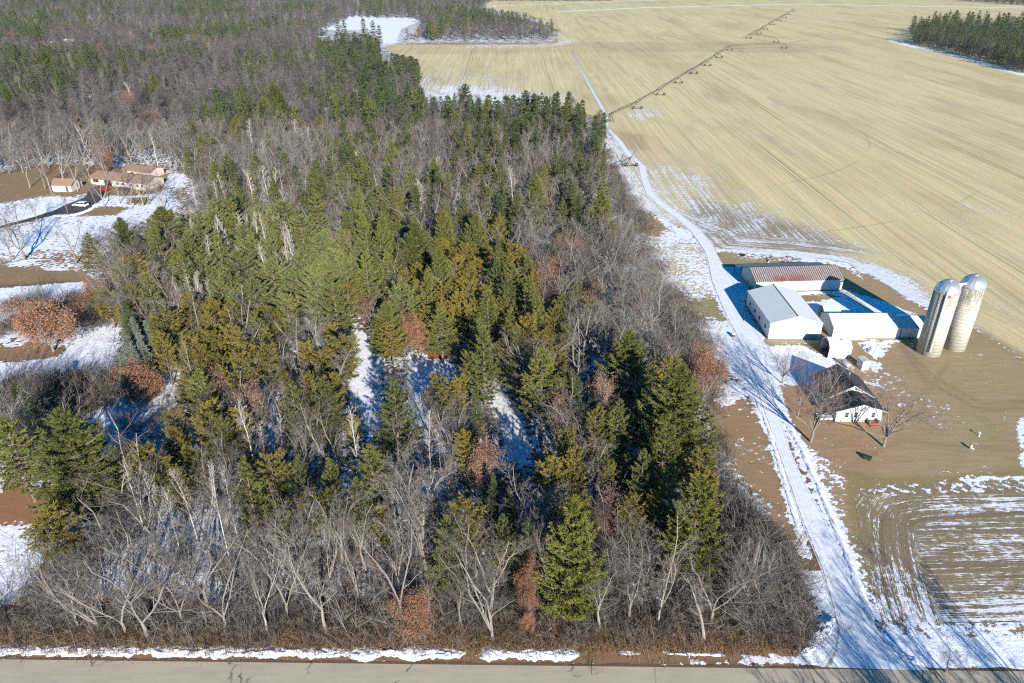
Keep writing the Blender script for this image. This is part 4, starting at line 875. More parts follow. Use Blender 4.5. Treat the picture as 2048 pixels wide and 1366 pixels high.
def bare(r, H_=14., W_=9., fork=.3, nl=7, style='spread', twig=1.0, levels=3, lean=0, leaf=None, tr=.016, side=9):
    """limbs (coarse) and crown of fine twigs; 'spread', 'vase', 'aspen' or 'whip'"""
    tk = MB(); tw = MB(); ends = []
    def branch(p, d, L, rad, lvl, curve):
        n = 5 if lvl < 2 else 3; P_ = [p]; dd = d/np.linalg.norm(d)
        for i in range(n):
            dd = dd+r.normal(size=3)*(.16 if lvl < 3 else .22); dd[2] += curve; dd /= np.linalg.norm(dd); P_.append(P_[-1]+dd*L/n)
        rads = [rad*(1-.72*i/n) for i in range(n+1)]
        m = tk if lvl <= 1 else tw
        if lvl == 0 or rad > .09: m.tube([tuple(q) for q in P_], rads, 5, cap=False)
        else: ribbon(m, P_, rads)
        if lvl >= levels:
            ends.append(P_[-1]); return
        k = ({0: 8, 1: 6, 2: 5, 3: 4} if nl <= 3 else {0: side, 1: 7, 2: 6, 3: 5})[lvl]; k = max(3, int(k*twig)) if lvl else k
        for i in range(k):
            t = (.28 if lvl else .1)+(.72 if lvl else .9)*(i+r.uniform(0, .9))/k
            j = min(n-1, int(t*n)); f = t*n-j; q = P_[j]*(1-f)+P_[j+1]*f; ax_ = P_[j+1]-P_[j]; ax_ /= np.linalg.norm(ax_)
            s = r.normal(size=3); s -= ax_*(s@ax_); s /= np.linalg.norm(s); sp = .75 if style != 'aspen' else .6
            nd = ax_*.8+s*sp+np.array([0, 0, .15]); branch(q, nd, L*r.uniform(.32, .52)*(1.15-.45*t)*(1 if lvl else .9), max(.0135, rad*(1-.6*t)*.42), lvl+1, .05)
        if lvl == levels-1: ends.append(P_[-1])
    base = np.array([0., 0., -.3]); tH = H_*fork; ld = np.array([lean, 0, 1.]); R0 = tr*H_
    if style in ('spread', 'vase'):
        tp = base+np.array([lean*tH, 0, tH+.3]); tk.tube([tuple(base), tuple(base*.4+tp*.6+r.normal(size=3)*.1), tuple(tp)], [R0*1.25, R0, R0*.8], 7, cap=False)
        for i in range(nl):
            a = 2*PI*(i+r.uniform(-.25, .25))/nl; el = (r.uniform(1.0, 1.3) if nl <= 3 else r.uniform(.35, 1.1) if style == 'spread' else r.uniform(1.0, 1.32)) if i else 1.45
            d = np.array([math.cos(a)*math.cos(el), math.sin(a)*math.cos(el), math.sin(el)])
            horiz = W_/2/max(.25, math.cos(el)); L = (min(horiz, (H_-tH)/max(.3, math.sin(el))) if nl > 3 else (H_-tH)*1.02/math.sin(el))*r.uniform(.85, 1.05)
            branch(tp-np.array([0, 0, r.uniform(0, .18)*tH]), d, L, R0*(.5 if nl > 3 else .68), 1 if nl > 3 else 0, .07 if style == 'spread' else -.01)
            if style == 'vase':  pass
    else:
        P_ = [base]; d = np.array([lean, 0., 1.]); n = 8
        for i in range(n): d = d+r.normal(size=3)*.05; d[2] = 1; P_.append(P_[-1]+d/np.linalg.norm(d)*(H_/n))
        tk.tube([tuple(q) for q in P_], [R0*(1-.85*i/n) for i in range(n+1)], 6, cap=False)
        k = side*3
        for i in range(k):
            t = fork+(1-fork)*(i+.5)/k*.97; j = min(n-1, int(t*n)); f = t*n-j; q = P_[j]*(1-f)+P_[j+1]*f; a = r.uniform(0, 2*PI)
            el = .75+.35*t; L = W_/2*(1.15-.8*t)*r.uniform(.7, 1.25)/math.cos(el)*.8
            branch(q, np.array([math.cos(a)*math.cos(el), math.sin(a)*math.cos(el), math.sin(el)]), L, max(.02, R0*(1-t)*.4), (2 if levels >= 3 else levels-1), .05)
    fb = None
    if leaf:
        E_ = np.array(ends); nper, sz = leaf; ctr = E_.mean(0); ext = E_.std(0)*1.55; g_ = r.normal(size=(70, 3)); g_ /= np.linalg.norm(g_, axis=1)[:, None]; g_ = np.array([0, 0, .54*H_])+g_*np.array([W_/2, W_/2, .45*H_])*r.uniform(.5, 1.0, (70, 1)); g_ = np.repeat(g_, 16, 0)+r.normal(size=(1120, 3))*[.45, .45, .3]; E_ = np.concatenate([E_, g_[g_[:, 2] > .5]]) if levels > 2 else E_; c = np.repeat(E_, nper, 0)+r.normal(size=(len(E_)*nper, 3))*.42; fb = FB(); fb.leaves(c, sz*r.uniform(.6, 1.3, len(c)), r)
    return tk, tw, fb

PROTO = {}     # kind -> list of (H, W, trunk_mesh, [(part name, mesh)])
R = lambda s: np.random.default_rng(s)
def ORDN(n): return ORD[n] if n < 20 else ['twenty', 'thirty', 'forty'][n//10-2]+'-'+['first', 'second', 'third', 'fourth', 'fifth', 'sixth', 'seventh', 'eighth', 'ninth', 'tenth'][n % 10]
def addp(kind, Hh, Ww, tmesh, parts): PROTO.setdefault(kind, []).append((Hh, Ww, tmesh, parts))
for s in range(5):
    tk, fb = pine(R(s), 16, 7.5, .16+.05*(s % 3), 14, 7, 9, 9, .44, .12, 'pine'); addp('pine_tree', 16, 7.5, tk.mesh('pine_trunk', B_pine), [('crown', fb.mesh('pine_crown', F_pine))])
for s in range(3):
    tk, fb = pine(R(20+s), 15, 7.0, .12, 13, 7, 11, 10, .55, .11, 'round'); addp('pale_pine', 15, 7, tk.mesh('pale_pine_trunk', B_pine), [('crown', fb.mesh('pale_pine_crown', F_light))])
for s in range(5):
    tk, fb = pine(R(30+s), 11, 4.6, .25+.06*(s % 2), 10, 6, 8, 9, .40, .12, 'round'); addp('olive_pine', 11, 4.6, tk.mesh('olive_pine_trunk', B_pine), [('crown', fb.mesh('olive_pine_crown', F_olive))])
for s in range(3):
    tk, fb = pine(R(40+s), 14, 4.0, .10, 22, 6, 8, 7, .38, .12, 'narrow'); addp('narrow_pine', 14, 4.0, tk.mesh('narrow_pine_trunk', B_pine), [('crown', fb.mesh('narrow_pine_crown', F_dark))])
for s in range(2):
    tk, fb = pine(R(50+s), 12, 4.6, .04, 20, 8, 8, 8, .36, .12, 'spruce'); me = fb.mesh('spruce_crown', F_spruce); addp('spruce_tree', 12, 4.6, tk.mesh('spruce_trunk', B_pine), [('crown', me)])
    me2 = me.copy(); me2.name = 'blue_spruce_crown'; me2.materials[0] = F_blue; addp('blue_spruce', 12, 4.6, tk.mesh('blue_spruce_trunk', B_pine), [('crown', me2)])
def addbare(kind, s, bk, tw_m, **kw):
    leafm = kw.pop('leafm', None); tk, tw, fb = bare(R(s), **kw); parts = [('twigs', tw.mesh(kind+'_twigs', tw_m))]
    if fb: parts.append(('leaves', fb.mesh(kind+'_leaves', leafm)))
    addp(kind, kw.get('H_', 14), kw.get('W_', 9), tk.mesh(kind+'_trunk', bk), parts)
for s in range(3): addbare('bare_tree', 60+s, B_grey, B_twig, H_=14., W_=8.5, fork=.16+.08*s, nl=2+(s % 2), style='spread', twig=1.0, levels=4, tr=.0145)
for s in range(3): addbare('bare_tree', 64+s, B_grey, B_twig, H_=14., W_=6.5, fork=.12+.1*s, nl=3, style='vase', twig=1.0, levels=4, tr=.013, lean=(-.12, 0, .14)[s])
for s in range(2): addbare('bare_tree', 68+s, B_grey, B_twig, H_=13., W_=4.5, fork=.3, style='aspen', side=11, levels=4)
for s in range(2): addbare('bare_tree', 100+s, bark_mat('dark_grey_bark', (.25,.215,.18), (.21,.175,.15)), bark_mat('reddish_twigs', (.26,.20,.18), (.20,.15,.135)), H_=13., W_=8.5, fork=.17, nl=11, style='vase', twig=1.05, levels=4, tr=.016)
for s in range(3):
    tk, fb = pine(R(110+s), 18, 12., .10, 22, 10, 16, 9, .54, .13, 'pine'); addp('pine_tree', 18, 12., tk.mesh('big_pine_trunk', B_pine), [('crown', fb.mesh('big_pine_crown', F_pine))])
for s in range(3): addbare('aspen_tree', 70+s, B_white, B_pale, H_=14., W_=4.2, fork=.42, style='aspen', side=9, levels=4, tr=.012)
for s in range(3): addbare('russet_oak', 80+s, B_grey, B_twig, H_=9., W_=7., fork=.12, nl=8, style='spread', twig=1.0, levels=4, leaf=(3, .15), leafm=F_oak)
for s in range(2): addbare('faded_oak', 84+s, B_grey, B_twig, H_=10., W_=5., fork=.25, nl=6, style='vase', twig=.9, leaf=(7, .15), leafm=F_pink)
for s in range(2): addbare('snag', 90+s, B_white, B_pale, H_=10., W_=6., fork=.35, nl=4, style='spread', twig=.55, levels=2, tr=.02)

FAR = {}
def lod(kind, s):
    r = R(200+s)
    if kind in ('pine_tree', 'narrow_pine', 'olive_pine', 'pale_pine', 'spruce_tree'):
        Hh, Ww, m = {'pine_tree': (16, 7, F_dark), 'narrow_pine': (15, 4, F_dark), 'olive_pine': (11, 4.6, F_olive), 'pale_pine': (15, 7, F_light), 'spruce_tree': (12, 4.6, F_spruce)}[kind]
        tk, fb = pine(r, Hh, Ww, .15, 11, 5, 4, 4, .5, .16, 'narrow' if kind == 'narrow_pine' else 'round' if kind == 'olive_pine' else 'pine', lodscale=1.7); return Hh, Ww, tk, fb, m, B_pine
    if kind in ('russet_oak', 'faded_oak'):
        tk, tw, fb = bare(r, H_=11., W_=7.5, fork=.2, nl=6, twig=.6, levels=2, leaf=(5, .35)); tk.add(tw.v, tw.f); return 11, 7.5, tk, fb, F_oak, B_twig
    sty = 'aspen' if s % 3 == 0 else 'spread'
    tk, tw, fb = bare(r, H_=14., W_=8. if sty == 'spread' else 5, fork=.2, nl=7, style=sty, twig=.9, levels=3 if sty == 'aspen' else 2, leaf=None)
    ends = np.array(tw.v[::7]); fb = FB(); n = len(ends); rep = max(1, int(1500/n)); c = np.repeat(ends, rep, 0); d = r.normal(size=c.shape); d[:, 2] = np.abs(d[:, 2])+.4; d /= np.linalg.norm(d, axis=1)[:, None]
    if kind == 'bare_tree' and s % 4 == 2: tk.v = tk.v
    c = c+r.normal(size=c.shape)*.35; fb.blades(c, d, r.uniform(.5, 1.2, len(c)), r.uniform(.04, .075, len(c)), r); tk.add(tw.v, tw.f)
    return 14., 8. if sty == 'spread' else 5., tk, fb, (B_far if kind == 'bare_tree' else B_twig), (B_twig if kind == 'bare_tree' else B_grey)
def merged_mesh(tk, fb, m_f, m_t, name):
    a = tk.mesh(name+'_wood', m_t); b = fb.mesh(name, m_f)
    bm = __import__('bmesh').new(); bm.from_mesh(a)
    for f in bm.faces: f.material_index = 1
    n0 = len(bm.faces); bm.from_mesh(b)
    bm.faces.ensure_lookup_table()
    for f in bm.faces[n0:]: f.material_index = 0
    me = bpy.data.meshes.new(name); bm.to_mesh(me); bm.free(); me.materials.append(m_f); me.materials.append(m_t); return me
stuff_cols = {}
def proto_collection(name, meshes):
    """instance sources of one mass, kept out of the scene"""
    col = bpy.data.collections.new(name)
    for i, me in enumerate(meshes):
        o = bpy.data.objects.new('%s source %s' % (name, 'abcdefghijklmnopqrst'[i]), me); col.objects.link(o)
    return col
def scatter(name, col, n_src, pts, rot, scl, idx, label, cat, gp=None):
    me = bpy.data.meshes.new(name); me.vertices.add(len(pts)); me.vertices.foreach_set('co', np.asarray(pts, np.float32).ravel())
    for nm, ty, arr in (('rot', 'FLOAT', rot), ('idx', 'INT', idx)):
        a = me.attributes.new(nm, ty, 'POINT'); a.data.foreach_set('value', np.asarray(arr, np.float32 if ty == 'FLOAT' else np.int32))
    a = me.attributes.new('scl', 'FLOAT_VECTOR', 'POINT'); a.data.foreach_set('vector', np.asarray(scl, np.float32).ravel())
    o = bpy.data.objects.new(name, me); C.objects.link(o); tag(o, label, cat, gp, 'stuff')
    g = bpy.data.node_groups.new(name+' nodes', 'GeometryNodeTree'); g.interface.new_socket('Geometry', in_out='INPUT', socket_type='NodeSocketGeometry'); g.interface.new_socket('Geometry', in_out='OUTPUT', socket_type='NodeSocketGeometry')
    N = g.nodes.new; gi, go = N('NodeGroupInput'), N('NodeGroupOutput'); iop = N('GeometryNodeInstanceOnPoints'); ci = N('GeometryNodeCollectionInfo')
    ci.inputs['Collection'].default_value = col; ci.inputs['Separate Children'].default_value = True; ci.inputs['Reset Children'].default_value = True
    def na(nm, ty): x = N('GeometryNodeInputNamedAttribute'); x.data_type = ty; x.inputs['Name'].default_value = nm; return x.outputs['Attribute']
    cx = N('ShaderNodeCombineXYZ'); L = g.links.new
    L(gi.outputs[0], iop.inputs['Points']); L(ci.outputs[0], iop.inputs['Instance']); iop.inputs['Pick Instance'].default_value = True
    L(na('idx', 'INT'), iop.inputs['Instance Index']); L(na('rot', 'FLOAT'), cx.inputs[2]); L(cx.outputs[0], iop.inputs['Rotation']); L(na('scl', 'FLOAT_VECTOR'), iop.inputs['Scale']); L(iop.outputs[0], go.inputs[0])
    md = o.modifiers.new('scatter', 'NODES'); md.node_group = g; return o

# ------------------------------------------------------------------ where trees may stand
def PXP(*p): return np.array(p, float)
# open ground as it is seen: no crown may cover it
OPEN = [PXP((1225,0),(1225,235),(1212,262),(1217,300),(1232,345),(1255,385),(1285,430),(1300,470),(1340,560),(1370,640),(1425,690),(1440,760),(1432,830),(1440,900),(1475,980),(1500,1050),(1570,1120),(1620,1200),(1600,1400),(3000,1400),(3000,0)),
        PXP((600,72),(655,60),(700,36),(840,38),(845,42),(790,60),(792,82),(1112,82),(1110,40),(1030,20),(960,12),(990,3),(3000,0),(3000,240),(1186,222),(1170,190),(1140,186),(1060,178),(1015,190),(950,190),(925,162),(880,190),(842,168),(842,112),(800,104),(765,106),(760,76),(740,60),(700,62),(655,70)),
        PXP((-400,352),(0,352),(110,338),(200,325),(300,332),(385,348),(380,388),(345,400),(345,430),(290,440),(225,438),(170,470),(150,520),(182,545),(180,572),(0,612),(-400,640)),
        PXP((-400,600),(170,572),(185,600),(230,640),(238,740),(205,775),(0,790),(-400,800)),
        PXP((180,805),(240,790),(262,745),(325,745),(345,790),(250,860),(232,930),(195,930)),
        PXP((-400,985),(60,1000),(130,990),(215,970),(200,1020),(120,1050),(60,1060),(75,1100),(10,1210),(-400,1260)),
        PXP((682,658),(745,662),(772,720),(762,800),(735,858),(706,780)), PXP((816,702),(904,712),(912,758),(868,775),(840,850),(812,835)),
        PXP((976,762),(1022,778),(1056,850),(1070,925),(1020,928),(988,850)), PXP((848,948),(888,942),(882,985),(845,985)), PXP((522,760),(548,770),(562,855),(538,880)), PXP((300,1020),(345,1020),(350,1070),(310,1080)), PXP((385,1050),(415,1055),(410,1110),(380,1105)), PXP((650,640),(672,645),(668,700),(650,690)), PXP((1085,905),(1120,960),(1100,990),(1075,940)),
        PXP((-900,1283),(1620,1283),(1620,1500),(-900,1500))]
FARTREES_OK = PXP((1815,62),(1870,52),(2100,58),(2100,150),(2048,148),(1900,104),(1830,88))
SHORT = ('olive_pine', )
ZONES = [  # (pixel polygon of the tops, weights, spacing factor)
 (PXP((-600,-200),(1300,-200),(1300,60),(780,75),(640,70),(420,110),(-600,110)), dict(bare_tree=.58, pine_tree=.33, olive_pine=.05, russet_oak=.02, aspen_tree=.02), .8),
 (PXP((800,36),(1115,36),(1115,90),(800,90)), dict(pine_tree=.45, narrow_pine=.3, bare_tree=.2, russet_oak=.05), .9),
 (PXP((-600,110),(640,110),(640,200),(-600,200)), dict(bare_tree=.80, pine_tree=.15, aspen_tree=.05), .85),
 (PXP((640,50),(860,50),(860,210),(640,210)), dict(narrow_pine=.34, pine_tree=.12, bare_tree=.54), .85),
 (PXP((-600,200),(470,200),(470,340),(-600,340)), dict(bare_tree=.93, pine_tree=.04, russet_oak=.01, aspen_tree=.02), .95),
 (PXP((470,150),(640,150),(700,300),(470,300)), dict(bare_tree=.86, pine_tree=.1, aspen_tree=.04), .85),
 (PXP((640,180),(930,180),(1220,180),(1230,330),(640,300)), dict(narrow_pine=.24, pine_tree=.12, bare_tree=.64), .88),
 (PXP((440,280),(1240,280),(1240,420),(440,420)), dict(bare_tree=.66, pine_tree=.21, narrow_pine=.10, aspen_tree=.03), .92),
 (PXP((340,400),(600,400),(620,590),(400,590),(340,520)), dict(pale_pine=.55, pine_tree=.28, bare_tree=.1, aspen_tree=.07), .95),
 (PXP((600,430),(760,430),(820,620),(600,640)), dict(pine_tree=.4, pale_pine=.28, olive_pine=.14, bare_tree=.15, russet_oak=.03), .95),
 (PXP((760,430),(1000,430),(1080,520),(1140,600),(1140,740),(900,700),(800,640)), dict(olive_pine=.58, pine_tree=.36, bare_tree=.06), .82),
 (PXP((1000,430),(1460,400),(1460,700),(1150,680),(1060,520)), dict(bare_tree=.93, olive_pine=.04, russet_oak=.03), .9),
 (PXP((180,560),(560,560),(560,790),(330,790),(230,640)), dict(olive_pine=.50, bare_tree=.36, pine_tree=.12, faded_oak=.02), .9),
 (PXP((540,590),(800,590),(800,800),(540,800)), dict(olive_pine=.42, bare_tree=.42, pine_tree=.15, faded_oak=.01), .95),
 (PXP((800,680),(1480,680),(1480,960),(800,960)), dict(bare_tree=.38, pine_tree=.36, olive_pine=.18, faded_oak=.03, spruce_tree=.05), .92),
 (PXP((-300,640),(260,640),(260,900),(-300,900)), dict(bare_tree=.97, spruce_tree=.03), 1.2),
 (PXP((260,770),(820,770),(820,1010),(260,1010)), dict(bare_tree=.54, olive_pine=.20, pine_tree=.20, aspen_tree=.06), .92),
 (PXP((820,930),(1480,930),(1480,1060),(820,1060)), dict(bare_tree=.66, olive_pine=.13, pine_tree=.19, faded_oak=.02), .9),
 (PXP((-900,640),(1700,640),(1700,1400),(-900,1400)), dict(bare_tree=.935, snag=.015, pine_tree=.03, olive_pine=.02), .84),
 (PXP((-9000,-900),(9000,-900),(9000,1500),(-9000,1500)), dict(bare_tree=.85, pine_tree=.15), 1.0)]
HTS = dict(pine_tree=(13, 17), pale_pine=(12, 15), olive_pine=(8.5, 12), narrow_pine=(13, 17), spruce_tree=(8, 12), bare_tree=(9.5, 14), aspen_tree=(12, 15), russet_oak=(7, 10), faded_oak=(8, 10.5), snag=(8, 11), blue_spruce=(8, 11))
RATIO = dict(pine_tree=.44, pale_pine=.48, olive_pine=.40, narrow_pine=.27, spruce_tree=.36, bare_tree=.58, aspen_tree=.32, russet_oak=.75, faded_oak=.5, snag=.6, blue_spruce=.4)

PLACED = []   # (kind, x, y, h, w, hand)
WS = dict(pine_tree=1.2, spruce_tree=1.2, olive_pine=1.12, narrow_pine=1.15, pale_pine=1.0)
def T(kind, spec):
    """kind, list of (top px, top py, crown width px, height in m)"""
    for tx, ty, wp, h in spec:
        x, y = at(tx, ty, h); d = proj(x, y, h*.6)[2]; PLACED.append((kind, x, y, h, wp*d/F*WS.get(kind, 1), True))
T('pine_tree', [(116,822,158,17.8),(4,835,92,15),(499,910,52,11),(595,912,48,11),(656,917,52,11),(785,758,84,17),(738,890,80,13),(712,955,70,11),(581,765,72,13),(649,757,84,13),
 (396,650,40,10),(511,632,62,13),(237,437,62,14),(174,466,45,12),(322,415,108,15),(1258,664,112,16),(1405,955,112,16.5),(1150,1003,122,18.2),(1057,1042,62,12),(1005,1028,52,12),(892,1033,76,13),(960,1003,40,9),
 (831,447,95,16),(886,420,54,15),(950,425,62,15),(772,503,60,13),(748,508,50,12),(832,461,100,14),(1072,352,66,16),(1095,325,40,13),(986,328,30,13),(948,328,32,13),(625,335,54,16),(642,352,62,16),(682,340,40,14),(735,340,44,15),(760,365,40,15),(716,345,38,14),
 (545,165,46,17),(560,188,52,17),(525,195,44,14),(488,222,42,13),(470,235,40,13),(638,232,40,13),(635,286,32,12),(400,275,44,14),(437,228,30,14),(305,150,30,14),(330,153,26,13),(290,165,28,12),(247,128,28,12),(85,105,50,14),(1128,585,54,11),(1150,570,56,12),(1110,600,40,10),(880,615,70,12),(770,605,75,12),(1225,870,46,10),(1255,905,40,9),(1020,625,45,11),(960,640,50,11)])
T('pine_tree', [(1367,733,140,19.5),(1300,770,70,14),(1335,840,80,15),(1240,800,60,13),(1290,900,60,13),(1345,930,70,13)])
T('spruce_tree', [(30,770,75,11),(246,603,44,12),(330,118,36,12)])
T('blue_spruce', [(263,634,38,10),(290,641,38,10),(246,658,42,9.5),(276,666,42,9.5),(239,706,44,8.5),(262,690,36,8.5)])
T('pale_pine', [(660,500,92,14),(640,470,70,14),(690,515,60,13),(540,520,84,13),(470,505,84,13),(505,560,80,13),(450,545,70,12),(590,540,72,12),(395,450,66,13),(430,400,60,13),(565,400,66,14),(600,430,60,13),(370,470,54,13),(500,470,60,13),(440,560,60,12),(570,590,60,11)])
T('olive_pine', [(258,515,82,12),(208,580,48,9),(263,890,40,8),(379,893,42,9),(417,828,66,12.5),(540,912,66,12),(617,988,44,9),(657,979,48,9),(762,1017,38,8),(613,688,45,10),(640,703,42,9),(683,672,66,12),(664,690,40,9),(325,624,66,12),(421,600,48,11),(461,602,50,11),(376,675,46,11),(403,665,42,10),(424,667,44,10),(458,651,46,10),(478,710,56,12),(437,734,42,9),(370,698,44,10),(395,690,48,10),(568,742,22,6),(90,1030,90,9),
 (1193,820,38,13),(1135,857,40,12),(1150,893,50,12),(1262,997,56,10),(1312,983,34,9),(1217,924,30,10),(1134,744,46,10),(1025,490,44,10),(1040,497,42,10),(960,520,44,10),(905,518,46,10),(868,535,50,10),(838,530,36,10),(660,545,34,9),(703,545,26,9),(780,650,44,9),(870,755,50,10),(905,765,50,10),(925,750,30,9),(1180,600,40,10),(1110,490,30,9),(345,520,34,9),(312,555,38,10),(150,235,24,10)])
T('narrow_pine', [(929,168,26,15),(957,197,22,14),(976,190,22,14),(996,201,20,14),(1017,194,20,14),(1026,190,20,15),(1037,196,20,14),(1053,181,26,16),(1069,187,24,16),(1092,193,22,15),(1111,188,20,15),(1139,183,20,18),(1155,206,22,16),(1166,222,22,14),(1126,212,20,15),(1199,256,18,14),(1189,264,20,13),(1208,303,12,8),(1135,247,22,14),(1078,230,22,14),(1040,235,26,14),
 (792,108,22,14),(806,110,22,14),(820,112,22,14),(832,118,20,13),(726,38,12,17),(745,42,12,17),(757,52,12,16),(687,42,12,14),(675,44,12,13),(752,76,18,16),(740,90,22,16),(712,75,20,16),(700,95,22,16),(690,120,22,16),(740,130,26,16),(758,115,22,17),(1000,300,20,12),(985,370,26,12),(720,265,26,13),(840,175,26,14),(868,195,24,14),(800,190,28,14)])
T('russet_oak', [(72,600,104,11.5),(154,586,42,6),(186,555,46,7),(272,722,76,8.2),(1190,574,56,9),(1055,1126,44,9),(823,1196,72,6.2),(1058,1218,24,4),(300,222,46,10),(200,285,30,11),(701,472,22,9),(736,598,36,7),(772,587,26,8),(834,637,46,8.5),(809,633,22,8),(1086,704,24,9),(1120,470,30,10),(150,62,14,9),(1420,690,62,11.5),(372,425,22,6)])
T('faded_oak', [(495,774,50,10),(1165,608,44,9),(1206,754,40,11),(1120,788,36,10),(1150,478,34,10),(965,880,50,10),(1085,690,30,10),(255,185,26,11),(420,740,50,10)])
T('aspen_tree', [(425,433,28,15),(445,439,28,16),(477,429,28,14),(490,430,26,14),(503,425,28,15),(525,424,28,15),(552,434,28,15),(562,446,30,16),(572,455,32,16),(583,470,34,15),(413,476,40,13),(477,492,34,12),(369,548,30,13),(385,545,30,13),(398,552,30,12),(410,560,26,12),(355,560,26,12),(249,938,42,12),(297,935,44,13),(355,937,46,13),(413,931,34,16),(441,935,34,13),(517,850,44,11),(547,833,36,12),(706,898,38,9),(853,831,34,14),(943,990,40,6),(1492,1085,16,9),(1503,1078,14,10),(1514,1090,16,9),(1523,1080,14,9),(1534,1096,16,8),(1545,1104,14,8),(1480,1100,14,8),(495,340,30,15),(528,336,34,16),(540,340,30,15),(382,358,24,13),(426,362,24,13),(442,347,26,14),(325,980,40,11),(700,820,44,14)])
T('bare_tree', [(1160,642,118,13),(545,744,92,11),(600,625,86,11),(735,604,56,9),(604,846,62,12),(659,808,80,14),(783,880,96,13),(893,876,40,12),(462,1020,60,12),(519,1022,56,12),(569,1055,66,11),(636,1028,60,12),(1333,487,56,13),(1282,496,44,11),(1359,606,40,9),(785,1062,130,15.5),(919,1138,72,9.5),(1278,1062,120,14.5),(1342,1055,110,15.5),(273,1033,110,14),(417,1122,100,11.5),(620,1080,130,15),(495,1100,60,10),(1210,1150,90,9),(1110,1060,60,12),(700,1060,60,12),
 (16,425,110,13),(126,440,70,12),(5,455,40,9),(34,294,40,14),(63,290,42,15),(74,290,44,16),(104,285,50,16),(158,280,44,15),(132,300,36,14),(200,300,40,12),(225,352,30,9),(250,362,30,9),(190,345,34,11),(310,375,40,10),(60,395,30,8),(280,342,34,11),(268,338,34,12),(310,350,36,11),(240,335,20,9),(1540,1128,90,9),(1500,1100,70,9)])
# farmyard trees are set by the foot of their trunks
def TB(kind, spec):
    for bx, by, w_, h in spec: x, y = at(bx, by); PLACED.append((kind, x, y, h, w_, True))
TB('bare_tree', [(1621,884,8.6,14.2),(1767,893,8.8,12.0),(1563,766,5.2,7.8),(1595,834,5.0,10.5),(1890,1345,3.0,4.0),(136,428,3.0,7),(192,411,3.2,8.5)])
# trees south of the road, out of frame: they throw the long shadows over the driveway mouth
for x, y, h in ((49,30,15),(53,33,16),(57,29,15),(61,34,15),(45,37,12),(51,38,13),(47,26,17),(55,24,18),(59,37,13),(50,22,18),(43,32,15),(78,38,8),(36,30,12)): PLACED.append(('bare_tree', x, y, h, 8, True))

cell = {}
def near(x, y, rad):
    i, j = int(x//12), int(y//12)
    for a in (i-1, i, i+1):
        for b in (j-1, j, j+1):
            for (px, py, pr) in cell.get((a, b), ()):
                if (px-x)**2+(py-y)**2 < ((rad+pr)*.5)**2: return True
    return False
def put(x, y, rad): cell.setdefault((int(x//12), int(y//12)), []).append((x, y, rad))
for k, x, y, h, w_, hd in PLACED: put(x, y, min(11, w_*1.0))
rr = np.random.default_rng(11)
bands = [(54, 165, 26000, 3.5), (165, 330, 26000, 4.3), (330, 700, 42000, 5.6), (700, 1500, 60000, 8.0)]
NEWT = []
opens = OPEN
def blocked(x, y, h, rw):
    dt = []
    for f in (0, .35, .7, 1.0):
        px, py, d = proj(x, y, h*f); wpx = (rw*.47*F/d) if f > .3 else 0
        dt.append((px-wpx, py)); dt.append((px+wpx, py))
    a = np.array(dt)
    return any(inside(a[:, 0], a[:, 1], o).any() for o in opens)
for y0, y1, N_, sp in bands:
    ybs = rr.uniform(y0, y1, N_); hw = (ybs*C_+H*S_)/F*1024*1.10+8; xb = rr.uniform(-1, 1, N_)*hw
    vis = rr.uniform(size=(N_, 3))
    pxs, pys, ds = proj(xb, ybs, 12.0); allow = np.ones(N_, bool)
    for o in opens: allow &= ~inside(pxs, pys, o)
    bx, by, _ = proj(xb, ybs, 0.0)
    for o in opens: allow &= ~inside(bx, by, o)
    far_ok = inside(bx, by, FARTREES_OK); allow |= far_ok
    zi = np.full(N_, len(ZONES)-1)
    for q in range(len(ZONES)-2, -1, -1): zi[inside(pxs, pys, ZONES[q][0])] = q
    for i in np.nonzero(allow)[0]:
        wts = ZONES[zi[i]][1]; fac = ZONES[zi[i]][2]
        if far_ok[i]: wts = dict(pine_tree=.6, bare_tree=.4); fac = .8
        u = vis[i, 0]; kind = 'bare_tree'
        for k_, v_ in wts.items():
            if u < v_: kind = k_; break
            u -= v_
        if y0 >= 165 and zi[i] in (0, 2, 4, 5):
            cl = mn.noise((xb[i]*.013, ybs[i]*.009, 0))
            if kind in ('pine_tree', 'narrow_pine', 'olive_pine') and cl < .0: kind = 'bare_tree'
            elif kind == 'bare_tree' and cl > .22 and vis[i, 2] < .45: kind = 'pine_tree'
        lo, hi = HTS[kind]; h = lo+(hi-lo)*vis[i, 1]; w_ = h*RATIO[kind]*(.8+.45*vis[i, 2])
        rad = max(sp*fac, w_*.66) if kind not in ('bare_tree', 'aspen_tree') else sp*fac
        if near(xb[i], ybs[i], rad): continue
        if not far_ok[i] and blocked(xb[i], ybs[i], h, w_): continue
        put(xb[i], ybs[i], rad); NEWT.append((kind, xb[i], ybs[i], h, w_, False))
# far tree masses beyond the fields
for _ in range(1500):
    x = rr.uniform(-150, 1900); y = rr.uniform(0, 1); 
    px = 1000+rr.uniform(0, 1100); py = -4-rr.uniform(0, 12)
    x, y = at(px, max(py, -14)); 
    if y > 1300 and not near(x, y, 6): put(x, y, 6); NEWT.append(('bare_tree' if rr.uniform() < .7 else 'pine_tree', x, y, 13, 8, False))
for _ in range(500):
    px = rr.uniform(1930, 2120); py = rr.uniform(-8, 5)+(px-1930)*.06; x, y = at(px, py)
    if not near(x, y, 7): put(x, y, 7); NEWT.append(('bare_tree' if rr.uniform() < .6 else 'pine_tree', x, y, 13, 8, False))
print('trees placed', len(PLACED), 'filled', len(NEWT))

